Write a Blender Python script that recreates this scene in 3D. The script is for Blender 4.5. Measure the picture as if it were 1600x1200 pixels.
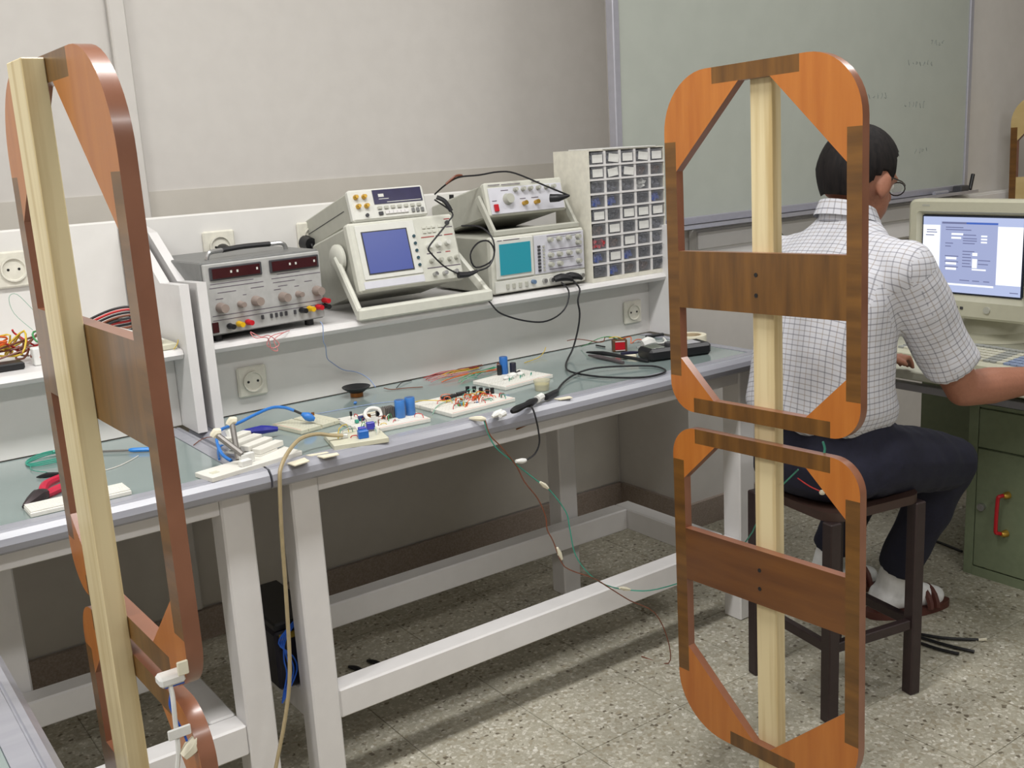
import bpy, math, random
from mathutils import Vector, Matrix, Quaternion
random.seed(7)
for o in list(bpy.data.objects): bpy.data.objects.remove(o)
S = bpy.context.scene
COL = S.collection
V = Vector
PI = math.pi

# ------------------------------------------------------------------ camera, light, exposure
cam = bpy.data.cameras.new('camera'); co = bpy.data.objects.new('camera', cam); COL.objects.link(co)
cam.sensor_width = 36.0; cam.lens = 36.0 * 1640 / 1600; cam.clip_start = .02; cam.clip_end = 60
co.matrix_world = Matrix(((0.80693, 0.17508, -0.56411, 0), (-0.58808, 0.14907, -0.79495, 0),
                          (-0.05509, 0.97320, 0.22325, 1.40), (0, 0, 0, 1)))
S.camera = co
S.view_settings.view_transform = 'Standard'
try: S.view_settings.look = 'None'
except Exception: pass
S.view_settings.gamma = 1; S.view_settings.use_curve_mapping = False
S.view_settings.exposure = -0.12
w = bpy.data.worlds.new('world'); S.world = w; w.use_nodes = True
w.node_tree.nodes['Background'].inputs[0].default_value = (.80, .84, 1, 1)
w.node_tree.nodes['Background'].inputs[1].default_value = .25
ROOM = dict(x0=-2.6, x1=6.2, y0=-2.6, y1=2.95, z=3.05)
def area(name, loc, sx, sy, power, col, rot=(0, 0, 0)):
    l = bpy.data.lights.new(name, 'AREA'); l.shape = 'RECTANGLE'; l.size = sx; l.size_y = sy
    l.energy = power; l.color = col
    o = bpy.data.objects.new(name, l); COL.objects.link(o); o.location = loc; o.rotation_euler = rot
    return o
TUBE = (1.0, .988, .975)
LAMPS = [(-1.3, 1.32), (.9, 1.32), (3.1, 1.32), (-1.3, -1.0), (.9, -1.0), (3.1, -1.0)]
LP = {0: 46, 1: 44, 2: 20, 3: 30, 4: 26, 5: 20}
for i, (x, y) in enumerate(LAMPS):
    area('ceiling_tube_light', (x, y, 2.93), 1.2, .26, LP[i], TUBE)
# daylight through the two windows in the wall behind the camera
for x in (.2, 3.2):
    area('window_daylight', (x, -2.55, 1.75), 1.7, 1.3, 15, (.82, .85, 1.0), (-PI / 2, 0, 0))

# ------------------------------------------------------------------ materials
def lin(c):
    c = c / 255.0
    return c / 12.92 if c <= .04045 else ((c + .055) / 1.055) ** 2.4
def rgb(r, g, b): return (lin(r), lin(g), lin(b), 1)
MATS = {}
def base(name, col, rough=.5, metal=0, **kw):
    if name in MATS: return MATS[name]
    m = bpy.data.materials.new(name); m.use_nodes = True
    n = m.node_tree.nodes; p = n['Principled BSDF']
    p.inputs['Base Color'].default_value = col; p.inputs['Roughness'].default_value = rough
    p.inputs['Metallic'].default_value = metal
    for k, v in kw.items(): p.inputs[k].default_value = v
    MATS[name] = m
    return m
def grain(m, col, c2, scale=(6, 6, 6), noise=4.0, detail=4, bump=0, coords='Object', rot=(0, 0, 0), lo=.35, hi=.65):
    """two colours mixed by stretched noise, optional bump"""
    nt = m.node_tree; n = nt.nodes; L = nt.links; p = n['Principled BSDF']
    mp = n.new('ShaderNodeMapping'); mp.inputs['Scale'].default_value = scale; mp.inputs['Rotation'].default_value = rot
    if coords == 'World':
        tc = n.new('ShaderNodeNewGeometry'); L.new(tc.outputs['Position'], mp.inputs['Vector'])
    else:
        tc = n.new('ShaderNodeTexCoord'); L.new(tc.outputs[coords], mp.inputs['Vector'])
    no = n.new('ShaderNodeTexNoise'); no.inputs['Scale'].default_value = noise; no.inputs['Detail'].default_value = detail
    L.new(mp.outputs[0], no.inputs['Vector'])
    cr = n.new('ShaderNodeValToRGB'); cr.color_ramp.elements[0].position = lo; cr.color_ramp.elements[1].position = hi
    cr.color_ramp.elements[0].color = col; cr.color_ramp.elements[1].color = c2
    L.new(no.outputs['Fac'], cr.inputs['Fac']); L.new(cr.outputs['Color'], p.inputs['Base Color'])
    if bump:
        b = n.new('ShaderNodeBump'); b.inputs['Strength'].default_value = bump; b.inputs['Distance'].default_value = .002
        L.new(no.outputs['Fac'], b.inputs['Height']); L.new(b.outputs[0], p.inputs['Normal'])
    return m
def plain(name, r, g, b, rough=.5, metal=0, var=.06, scale=8, **kw):
    """a slightly mottled single colour"""
    if name in MATS: return MATS[name]
    c = rgb(r, g, b); m = base(name, c, rough, metal, **kw)
    return grain(m, tuple(x * (1 - var) for x in c[:3]) + (1,), tuple(min(1, x * (1 + var)) for x in c[:3]) + (1,), noise=scale)
def emit(name, r, g, b, k=1.0):
    if name in MATS: return MATS[name]
    m = base(name, rgb(r, g, b), .25)
    p = m.node_tree.nodes['Principled BSDF']
    p.inputs['Emission Color'].default_value = rgb(r, g, b); p.inputs['Emission Strength'].default_value = k
    p.inputs['Base Color'].default_value = (.02, .02, .02, 1)
    return m
def glassy(name, r, g, b, alpha=.35, rough=.08):
    m = base(name, rgb(r, g, b), rough); m.node_tree.nodes['Principled BSDF'].inputs['Alpha'].default_value = alpha
    return m

wall_m = grain(base('wall_paint', rgb(200, 196, 191), .75), rgb(199, 195, 190), rgb(202, 198, 193), noise=3, bump=.04, coords='World', detail=3)
wall_d = grain(base('dado_paint', rgb(190, 185, 176), .7), rgb(189, 184, 175), rgb(192, 187, 178), noise=3, bump=.04, coords='World', detail=3)
ceil_m = plain('ceiling_paint', 225, 224, 220, .8)
board_m = plain('whiteboard_enamel', 170, 175, 167, .42, var=.02, scale=2)
alu_m = plain('aluminium', 176, 176, 186, .35, .45, var=.03)
skirt_m = grain(base('baseboard_tile', rgb(150, 136, 126), .5), rgb(140, 127, 117), rgb(160, 146, 136), noise=30, coords='World')
white_paint = grain(base('white_enamel_paint', rgb(218, 216, 214), .38), rgb(216, 214, 213), rgb(220, 218, 217), noise=3)
white_board = grain(base('white_laminate', rgb(220, 218, 214), .45), rgb(219, 217, 213), rgb(222, 220, 216), noise=3)
rim_m = grain(base('grey_plastic_rim', rgb(150, 151, 160), .28), rgb(148, 149, 158), rgb(155, 156, 164), scale=(2, 20, 20), noise=3)
glass_top = grain(base('green_glass_top', rgb(136, 150, 148), .12, **{'Coat Weight': .5, 'Coat Roughness': .04}), rgb(135, 149, 147), rgb(138, 152, 150), noise=1.5)
socket_m = plain('cream_plastic', 220, 217, 204, .35)
dark_m = plain('black_plastic', 22, 22, 25, .4)
darkgrey_m = plain('dark_grey_plastic', 62, 62, 66, .45)
instr_m = plain('beige_instrument_plastic', 204, 204, 193, .45, var=.03)
instr_d = plain('beige_instrument_case', 176, 176, 165, .5, var=.03)
instr_l = plain('pale_instrument_panel', 212, 212, 205, .4, var=.02)
lav_panel = plain('pale_blue_panel', 206, 206, 214, .4, var=.02)
psu_case = plain('grey_metal_case', 122, 123, 122, .42, .25)
psu_face = plain('grey_front_panel', 172, 172, 170, .45)
red_disp = plain('dark_red_display', 58, 18, 24, .15)
knob_m = plain('grey_brown_knob', 142, 128, 120, .4)
metal_m = plain('bright_steel', 190, 190, 190, .25, .9)
red_m = plain('red_plastic', 185, 22, 36, .35); yel_m = plain('yellow_plastic', 220, 175, 20, .35)
blk_wire = plain('black_cable', 24, 24, 28, .45)
copper_m = plain('copper', 150, 95, 50, .35, .8)
bb_m = plain('white_breadboard', 222, 220, 212, .5, var=.02)
bb_old = plain('cream_breadboard', 205, 203, 182, .5, var=.03)
blue_cap = plain('blue_capacitor', 62, 120, 190, .3); blue_relay = plain('blue_relay', 28, 100, 185, .35); ink_relay = plain('indigo_block', 60, 60, 170, .35)
sink_m = plain('grey_heat_sink', 130, 126, 122, .45, .4)
tape_m = plain('masking_tape', 222, 216, 194, .7); paper_m = plain('white_paper', 222, 222, 218, .7)
WIRE = {k: plain('wire_' + k, *c, .4) for k, c in dict(red=(190, 40, 40), orange=(215, 95, 30), yellow=(210, 180, 50), green=(70, 150, 90),
        blue=(50, 120, 200), white=(215, 212, 205), black=(28, 28, 30), brown=(120, 70, 50), pink=(200, 120, 120), teal=(60, 150, 130),
        beige=(166, 150, 116), paleblue=(140, 160, 200), palegreen=(130, 170, 150)).items()}
def wood(name, a, b, scale, rough=.38, rot=(0, 0, 0), lo=.3, hi=.7, noise=1.0):
    return grain(base(name, a, rough, **{'Coat Weight': .25, 'Coat Roughness': .15}), a, b, scale=scale, noise=noise, detail=5, rot=rot, lo=lo, hi=hi)
walnut_x = wood('walnut_laminate_cross', rgb(84, 54, 17), rgb(122, 82, 30), (42, 6, 5))      # grain stands across a level strip
walnut_z = wood('walnut_laminate_upright', rgb(84, 54, 17), rgb(122, 82, 30), (5, 6, 42))    # grain lies across an upright strip
walnut_l = wood('walnut_laminate_long', rgb(88, 50, 22), rgb(118, 74, 30), (4, 6, 40), lo=.25, hi=.75)
plate_a = wood('orange_veneer', rgb(170, 97, 34), rgb(186, 115, 46), (45, 8, 4), .34, (0, PI / 4, 0))
plate_b = wood('orange_veneer_turned', rgb(170, 97, 34), rgb(186, 115, 46), (45, 8, 4), .34, (0, -PI / 4, 0))
band_m = wood('brown_edge_band', rgb(120, 74, 52), rgb(140, 92, 68), (9, 9, 9), .3)
pine_m = wood('pale_pine', rgb(190, 166, 116), rgb(222, 206, 164), (46, 46, 1.8), .55, lo=.3, hi=.56)
raw_m = wood('raw_plywood', rgb(190, 165, 110), rgb(205, 182, 130), (6, 6, 20), .6)

# terrazzo, in world space so that no two tiles repeat
def terrazzo():
    m = base('terrazzo', rgb(170, 165, 150), .42); nt = m.node_tree; n = nt.nodes; L = nt.links; p = n['Principled BSDF']
    g = n.new('ShaderNodeNewGeometry')
    wn = n.new('ShaderNodeTexNoise'); wn.inputs['Scale'].default_value = 60
    add = n.new('ShaderNodeVectorMath'); add.operation = 'MULTIPLY_ADD'; add.inputs[1].default_value = (.008, .008, 0)
    L.new(g.outputs['Position'], wn.inputs['Vector']); L.new(wn.outputs['Color'], add.inputs[0]); L.new(g.outputs['Position'], add.inputs[2])
    v = n.new('ShaderNodeTexVoronoi'); v.inputs['Scale'].default_value = 118
    L.new(add.outputs[0], v.inputs['Vector'])
    sp = n.new('ShaderNodeSeparateColor'); L.new(v.outputs['Color'], sp.inputs[0])
    cr = n.new('ShaderNodeValToRGB'); cr.color_ramp.interpolation = 'CONSTANT'
    e = cr.color_ramp.elements; e[0].position = 0; e[0].color = rgb(112, 103, 88); e[1].position = .035; e[1].color = rgb(164, 156, 136)
    for pos, c in ((.16, (176, 171, 154)), (.5, (188, 184, 168)), (.80, (206, 202, 188)), (.97, (222, 219, 208))):
        q = e.new(pos); q.color = rgb(*c)
    L.new(sp.outputs[0], cr.inputs['Fac'])
    big = n.new('ShaderNodeTexNoise'); big.inputs['Scale'].default_value = 5; L.new(g.outputs['Position'], big.inputs['Vector'])
    c2 = n.new('ShaderNodeValToRGB'); c2.color_ramp.elements[0].color = (.84, .84, .84, 1); c2.color_ramp.elements[1].color = (1, 1, 1, 1)
    c2.color_ramp.elements[0].position = .35; c2.color_ramp.elements[1].position = .65
    L.new(big.outputs['Fac'], c2.inputs['Fac'])
    ed = n.new('ShaderNodeTexVoronoi'); ed.feature = 'DISTANCE_TO_EDGE'; ed.inputs['Scale'].default_value = 118
    L.new(add.outputs[0], ed.inputs['Vector'])
    em = n.new('ShaderNodeValToRGB'); em.color_ramp.elements[0].position = 0; em.color_ramp.elements[1].position = .16
    em.color_ramp.elements[0].color = rgb(166, 161, 143); em.color_ramp.elements[1].color = (1, 1, 1, 1)
    L.new(ed.outputs[0], em.inputs['Fac'])
    mx = n.new('ShaderNodeMix'); mx.data_type = 'RGBA'; mx.blend_type = 'MIX'
    mx.inputs[6].default_value = rgb(164, 159, 142); L.new(em.outputs['Color'], mx.inputs[0]); L.new(cr.outputs['Color'], mx.inputs[7])
    m2 = n.new('ShaderNodeMix'); m2.data_type = 'RGBA'; m2.blend_type = 'MULTIPLY'; m2.inputs[0].default_value = 1
    L.new(mx.outputs[2], m2.inputs[6]); L.new(c2.outputs['Color'], m2.inputs[7]); L.new(m2.outputs[2], p.inputs['Base Color'])
    return m
terr_m = terrazzo(); grout_m = plain('tile_grout', 140, 134, 120, .8)

def plaid():
    m = base('check_shirt_cloth', rgb(205, 205, 214), .85); nt = m.node_tree; n = nt.nodes; L = nt.links; p = n['Principled BSDF']
    uv = n.new('ShaderNodeUVMap'); uv.uv_map = 'UVMap'
    sep = n.new('ShaderNodeSeparateXYZ'); L.new(uv.outputs[0], sep.inputs[0])
    def stripe(out, period, width, off=0):
        a = n.new('ShaderNodeMath'); a.operation = 'MULTIPLY_ADD'; a.inputs[1].default_value = 1 / period; a.inputs[2].default_value = off; L.new(out, a.inputs[0])
        f = n.new('ShaderNodeMath'); f.operation = 'FRACT'; L.new(a.outputs[0], f.inputs[0])
        l = n.new('ShaderNodeMath'); l.operation = 'LESS_THAN'; l.inputs[1].default_value = width; L.new(f.outputs[0], l.inputs[0])
        return l.outputs[0]
    cur = None
    prev = rgb(202, 203, 210)
    for axis, per, wd, off, col, k in ((0, .030, .085, 0, (92, 92, 104), .5), (0, .030, .07, .5, (130, 108, 84), .42),
                                       (1, .026, .10, 0, (92, 92, 104), .58), (1, .026, .085, .5, (120, 104, 88), .48)):
        s = stripe(sep.outputs[axis], per, wd, off)
        ml = n.new('ShaderNodeMath'); ml.operation = 'MULTIPLY'; ml.inputs[1].default_value = k; L.new(s, ml.inputs[0])
        mx = n.new('ShaderNodeMix'); mx.data_type = 'RGBA'; L.new(ml.outputs[0], mx.inputs[0])
        if cur is None: mx.inputs[6].default_value = prev
        else: L.new(cur, mx.inputs[6])
        mx.inputs[7].default_value = rgb(*col); cur = mx.outputs[2]
    L.new(cur, p.inputs['Base Color'])
    no = n.new('ShaderNodeTexNoise'); no.inputs['Scale'].default_value = 9; no.inputs['Detail'].default_value = 2
    tc = n.new('ShaderNodeTexCoord'); L.new(tc.outputs['Object'], no.inputs['Vector'])
    b = n.new('ShaderNodeBump'); b.inputs['Strength'].default_value = .5; b.inputs['Distance'].default_value = .02
    L.new(no.outputs['Fac'], b.inputs['Height']); L.new(b.outputs[0], p.inputs['Normal'])
    return m
shirt_m = plaid()
skin_m = plain('skin', 152, 102, 80, .55, var=.05, scale=30)
hair_m = grain(base('black_hair', rgb(16, 13, 13), .75, **{'Specular IOR Level': .25}), rgb(14, 11, 12), rgb(30, 25, 24), scale=(40, 40, 6), noise=3, bump=.6)
trouser_m = plain('navy_trouser_cloth', 19, 20, 40, .85, var=.15, scale=20)
sock_m = plain('white_sock', 222, 222, 222, .9); slip_m = plain('brown_slipper', 84, 44, 36, .45)
stool_m = plain('brown_painted_steel', 52, 40, 40, .42, .2)
seat_m = plain('dark_brown_seat', 60, 42, 36, .5)
desk_green = plain('grey_green_steel', 124, 135, 108, .42, var=.04); desk_top_m = plain('pale_desk_laminate', 180, 180, 164, .4)
brass_m = plain('brass', 200, 160, 70, .3, .8)
crt_m = plain('beige_monitor_plastic', 190, 188, 168, .45, var=.02)

# ------------------------------------------------------------------ mesh building
class MB:
    def __init__(s): s.v = []; s.f = []; s.mi = []; s.sm = []
    def add(s, vs, fs, mi=0, smooth=False):
        k = len(s.v); s.v += [V(p) for p in vs]
        for f in fs: s.f.append([i + k for i in f]); s.mi.append(mi); s.sm.append(smooth)
        return s
    def box(s, x0, x1, y0, y1, z0, z1, b=0, mi=0, M=None):
        xs = (x0, x1); ys = (y0, y1); zs = (z0, z1)
        if b <= 0:
            vs = [V((xs[i], ys[j], zs[k])) for i in (0, 1) for j in (0, 1) for k in (0, 1)]
            fs = [(0, 1, 3, 2), (4, 6, 7, 5), (0, 4, 5, 1), (2, 3, 7, 6), (0, 2, 6, 4), (1, 5, 7, 3)]
        else:
            b = min(b, (x1 - x0) * .45, (y1 - y0) * .45, (z1 - z0) * .45)
            ix = {}; vs = []
            for i in (0, 1):
                for j in (0, 1):
                    for k in (0, 1):
                        c = V((xs[i], ys[j], zs[k])); d = V((1 - 2 * i, 1 - 2 * j, 1 - 2 * k)) * b
                        for a in range(3):
                            q = c + d; q[a] = c[a]; ix[(i, j, k, a)] = len(vs); vs.append(q)
            fs = []
            R4 = ((0, 0), (1, 0), (1, 1), (0, 1))
            for a in range(3):
                o1, o2 = (a + 1) % 3, (a + 2) % 3
                for e in (0, 1):
                    q = []
                    for (p1, p2) in R4:
                        t = [0, 0, 0]; t[a] = e; t[o1] = p1; t[o2] = p2; q.append(ix[(*t, a)])
                    fs.append(q if e else q[::-1])
                for p1, p2 in R4:      # edges along axis a
                    t0 = [0, 0, 0]; t0[a] = 0; t0[o1] = p1; t0[o2] = p2; t1 = list(t0); t1[a] = 1
                    q = [ix[(*t0, o1)], ix[(*t1, o1)], ix[(*t1, o2)], ix[(*t0, o2)]]
                    fs.append(q if (p1 + p2) % 2 else q[::-1])
            for i in (0, 1):
                for j in (0, 1):
                    for k in (0, 1):
                        q = [ix[(i, j, k, 0)], ix[(i, j, k, 1)], ix[(i, j, k, 2)]]
                        fs.append(q if (i + j + k) % 2 else q[::-1])
        if M is not None: vs = [M @ p for p in vs]
        return s.add(vs, fs, mi)
    def tube(s, pts, r, n=6, sub=4, mi=0, cap=True):
        pts = [V(p) for p in pts]
        P = pts if sub <= 1 or len(pts) < 3 else smoothpath(pts, sub)
        rr = r if isinstance(r, (list, tuple)) else None
        vs = []; up = None
        for i, p in enumerate(P):
            t = (P[min(i + 1, len(P) - 1)] - P[max(i - 1, 0)])
            if t.length < 1e-9: t = V((0, 0, 1))
            t.normalize()
            if up is None: up = t.orthogonal().normalized()
            up = (up - t * up.dot(t))
            if up.length < 1e-6: up = t.orthogonal()
            up.normalize(); sd = t.cross(up)
            if rr:
                q = i / max(1, len(P) - 1) * (len(rr) - 1); k = min(int(q), len(rr) - 2) if len(rr) > 1 else 0
                ra = rr[k] + (rr[k + 1] - rr[k]) * (q - k)
            else: ra = r
            for j in range(n):
                a = 2 * PI * j / n; vs.append(p + (up * math.cos(a) + sd * math.sin(a)) * ra)
        fs = []
        for i in range(len(P) - 1):
            for j in range(n):
                fs.append((i * n + j, i * n + (j + 1) % n, (i + 1) * n + (j + 1) % n, (i + 1) * n + j))
        s.add(vs, fs, mi, True)
        if cap:
            k = len(s.v) - len(vs)
            s.f.append([k + j for j in range(n)][::-1]); s.mi.append(mi); s.sm.append(False)
            s.f.append([k + (len(P) - 1) * n + j for j in range(n)]); s.mi.append(mi); s.sm.append(False)
        return s
    def cyl(s, p0, p1, r, r1=None, n=16, mi=0):
        return s.tube([p0, p1], [r, r if r1 is None else r1], n, 1, mi)
    def sph(s, c, r, n=12, mi=0, M=None):
        r = V(r) if not isinstance(r, (int, float)) else V((r, r, r)); c = V(c); vs = []; h = n // 2
        for i in range(h + 1):
            th = PI * i / h
            for j in range(n):
                a = 2 * PI * j / n
                q = V((r.x * math.sin(th) * math.cos(a), r.y * math.sin(th) * math.sin(a), r.z * math.cos(th)))
                vs.append(c + (M @ q if M is not None else q))
        fs = [(i * n + j, (i + 1) * n + j, (i + 1) * n + (j + 1) % n, i * n + (j + 1) % n) for i in range(h) for j in range(n)]
        return s.add(vs, fs, mi, True)
    def prism(s, poly, fn, a, b, mi=0, me=None):
        """poly: 2-D outline; fn(u, v, w) -> point; between w = a and w = b"""
        n = len(poly); me = mi if me is None else me
        vs = [V(fn(u, v, a)) for u, v in poly] + [V(fn(u, v, b)) for u, v in poly]
        k = len(s.v); s.v += vs
        s.f += [[k + i for i in range(n)][::-1], [k + n + i for i in range(n)]]; s.mi += [mi, mi]; s.sm += [False, False]
        for i in range(n):
            j = (i + 1) % n; s.f.append([k + i, k + j, k + n + j, k + n + i]); s.mi.append(me); s.sm.append(len(poly) > 12)
        return s
    def lathe(s, prof, c, n=20, M=None, mi=0):
        c = V(c); vs = []
        for r, z in prof:
            for j in range(n):
                a = 2 * PI * j / n; q = V((r * math.cos(a), r * math.sin(a), z)); vs.append(c + (M @ q if M is not None else q))
        m = len(prof)
        fs = [(i * n + j, i * n + (j + 1) % n, (i + 1) * n + (j + 1) % n, (i + 1) * n + j) for i in range(m - 1) for j in range(n)]
        return s.add(vs, fs, mi, True)
    def loft(s, rings, mi=0, smooth=True):
        n = len(rings[0]); vs = [p for r in rings for p in r]
        fs = [(i * n + j, i * n + (j + 1) % n, (i + 1) * n + (j + 1) % n, (i + 1) * n + j) for i in range(len(rings) - 1) for j in range(n)]
        fs += [tuple(range(n))[::-1], tuple((len(rings) - 1) * n + j for j in range(n))]
        return s.add(vs, fs, mi, smooth)
    def xf(s, M):
        s.v = [M @ p for p in s.v]; return s
def smoothpath(P, sub):
    out = []
    for i in range(len(P) - 1):
        a, b, c, d = P[max(i - 1, 0)], P[i], P[i + 1], P[min(i + 2, len(P) - 1)]
        for k in range(sub):
            t = k / sub
            out.append(.5 * ((2 * b) + (c - a) * t + (2 * a - 5 * b + 4 * c - d) * t * t + (3 * b - a - 3 * c + d) * t ** 3))
    out.append(P[-1]); return out
ROOTM = {}
def rootm(o):
    while o.parent: o = o.parent
    return ROOTM[o.name]
def mk(name, mb, mats, parent=None, local=False):
    me = bpy.data.meshes.new(name)
    vs = mb.v
    off = V((0, 0, 0))
    if parent is not None and not local:
        I = rootm(parent).inverted(); vs = [I @ p for p in vs]
    if parent is None:
        lo = [min(p[i] for p in vs) for i in range(3)]; hi = [max(p[i] for p in vs) for i in range(3)]
        off = V(((lo[0] + hi[0]) / 2, (lo[1] + hi[1]) / 2, lo[2])); vs = [p - off for p in vs]
    me.from_pydata([tuple(p) for p in vs], [], mb.f)
    for m in (mats if isinstance(mats, (list, tuple)) else [mats]): me.materials.append(m)
    me.polygons.foreach_set('material_index', mb.mi); me.polygons.foreach_set('use_smooth', mb.sm)
    me.update()
    import bmesh
    bm = bmesh.new(); bm.from_mesh(me); bmesh.ops.recalc_face_normals(bm, faces=bm.faces); bm.to_mesh(me); bm.free()
    if any(mb.sm): me.set_sharp_from_angle(angle=math.radians(42))
    o = bpy.data.objects.new(name, me); COL.objects.link(o)
    if parent is not None: o.parent = parent
    else: o.location = off; ROOTM[o.name] = Matrix.Translation(off)
    return o
part = mk
def tag(o, label=None, cat=None, group=None, kind=None):
    if label: o['label'] = label
    if cat: o['category'] = cat
    if group: o['group'] = group
    if kind: o['kind'] = kind
    return o
def thing(name, label, cat, loc, group=None, rot=None):
    o = bpy.data.objects.new(name, None); COL.objects.link(o); o.empty_display_size = .05
    M = Matrix.Translation(V(loc)) @ (rot.to_4x4() if rot is not None else Matrix())
    o.matrix_world = M; ROOTM[o.name] = M
    return tag(o, label, cat, group)
def single(name, mb, mats, label, cat, group=None):
    return tag(mk(name, mb, mats), label, cat, group)
def struct(name, mb, mats, parent=None): 
    o = mk(name, mb, mats, parent)
    if parent is None: o['kind'] = 'structure'
    return o
def inst(src, parent, loc, name=None):
    c = src.copy(); COL.objects.link(c); c.parent = parent; c.location = loc
    return c
def B(*a, **k): return MB().box(*a, **k)
def RX(a): return Matrix.Rotation(a, 4, 'X')
def RY(a): return Matrix.Rotation(a, 4, 'Y')
def RZ(a): return Matrix.Rotation(a, 4, 'Z')
def T(x, y, z): return Matrix.Translation(V((x, y, z)))

# ------------------------------------------------------------------ the room
R_ = ROOM
fl = struct('floor', B(R_['x0'], R_['x1'], R_['y0'], 2.98, -.06, -.0022), grout_m)
tile_mb = MB().prism([(-.1502, -.1512), (.1502, -.1512), (.1502, .1512), (-.1502, .1512)], lambda u, v, q: (u * (1 if q < 0 else .9965), v * (1 if q < 0 else .9965), q), -.003, 0)
t0 = mk('tile', tile_mb, terr_m, fl, local=True)
floc = fl.location.copy()
first = True
for i in range(-3, 13):
    for j in range(-3, 7):
        x = 1.385 + .302 * i + .151; y = 1.118 + .304 * j + .152
        if y > 2.90: continue
        if x > 2.6 and y > 2.5: continue
        t = t0 if first else inst(t0, fl, (0, 0, 0))
        t.location = V((x, y, 0)) - floc + V((0, 0, 0)); first = False
# plain terrazzo beyond the tiles that can be told apart (behind and beside the camera)
t = part('terrazzo_paving', B(-2.6, 1.385 - .906, -2.6, 2.95, -.0022, -.0002).box(1.385 - .906, 6.2, -2.6, .206, -.0022, -.0002).box(5.311, 6.2, .206, 2.95, -.0022, -.0002), terr_m, fl)
struct('wall_back', B(-2.6, 2.585, 2.95, 3.05, 0, 3.05), wall_m)
struct('wall_side', B(2.585, 6.3, 2.575, 3.05, 0, 3.05), wall_m)        # the part of the back wall that stands forward
struct('wall_right', B(6.2, 6.3, -2.6, 2.575, 0, 3.05), wall_m)
struct('wall_left', B(-2.7, -2.6, -2.6, 3.05, 0, 3.05), wall_m)
wf = MB()
xs = [(-2.6, -.7), (1.1, 2.3), (4.1, 6.2)]
for a, b in xs: wf.box(a, b, -2.7, -2.6, 0, 3.05)
for a, b in ((-.7, 1.1), (2.3, 4.1)): wf.box(a, b, -2.7, -2.6, 0, 1.05); wf.box(a, b, -2.7, -2.6, 2.45, 3.05)
struct('wall_front', wf, wall_m)
for k, (a, b) in enumerate(((-.7, 1.1), (2.3, 4.1))):
    f = MB()
    f.box(a, a + .05, -2.68, -2.62, 1.05, 2.45).box(b - .05, b, -2.68, -2.62, 1.05, 2.45).box(a + .05, b - .05, -2.68, -2.62, 1.05, 1.1).box(a + .05, b - .05, -2.68, -2.62, 2.4, 2.45)
    f.box((a + b) / 2 - .025, (a + b) / 2 + .025, -2.68, -2.62, 1.1, 2.4)
    struct('window_%d' % (k + 1), f, white_paint)
struct('ceiling', B(-2.7, 6.3, -2.7, 3.05, 3.05, 3.15), ceil_m)
# dado of darker paint above the bench backboard, baseboards, trunking
struct('trim_1', B(-2.6, 2.575, 2.946, 2.95, .1, 1.325), wall_d)
struct('baseboard_back', B(-2.6, 2.575, 2.93, 2.9455, 0, .095), skirt_m)
struct('baseboard_side', B(2.570, 2.585, 2.56, 2.93, 0, .095).box(2.585, 6.2, 2.56, 2.575, 0, .095), skirt_m)
struct('trim_2', B(.86, .905, 2.925, 2.9455, .1, 3.05, .004), wall_m)
# cable trunking below the whiteboard: two lids with a gap
tr = struct('trim_3', B(2.60, 6.2, 2.535, 2.574, .935, 1.078, .003), white_board)
part('trunking_lid', B(2.60, 6.2, 2.527, 2.5345, 1.012, 1.072, .003), white_paint, tr)
part('trunking_lid', B(2.60, 6.2, 2.527, 2.5345, .942, 1.004, .003), white_paint, tr)

# ------------------------------------------------------------------ ceiling lamps (outside the picture)
for i, (x, y) in enumerate(LAMPS):
    t = thing('ceiling_lamp', 'white fluorescent ceiling fitting with two tubes, ' + ('%s row, %s' % ('back' if y > 0 else 'front', {-1.3: 'left end', .9: 'middle', 3.1: 'right end'}[x])), 'lamp', (x, y, 2.95), 'ceiling lamps')
    part('housing', B(x - .63, x + .63, y - .09, y + .09, 2.985, 3.049, .005), white_paint, t)
    for s in (-.04, .04):
        part('tube', MB().cyl((x - .6, y + s, 2.965), (x + .6, y + s, 2.965), .013), emit('lit_tube', 255, 250, 240, 3), t)

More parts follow.
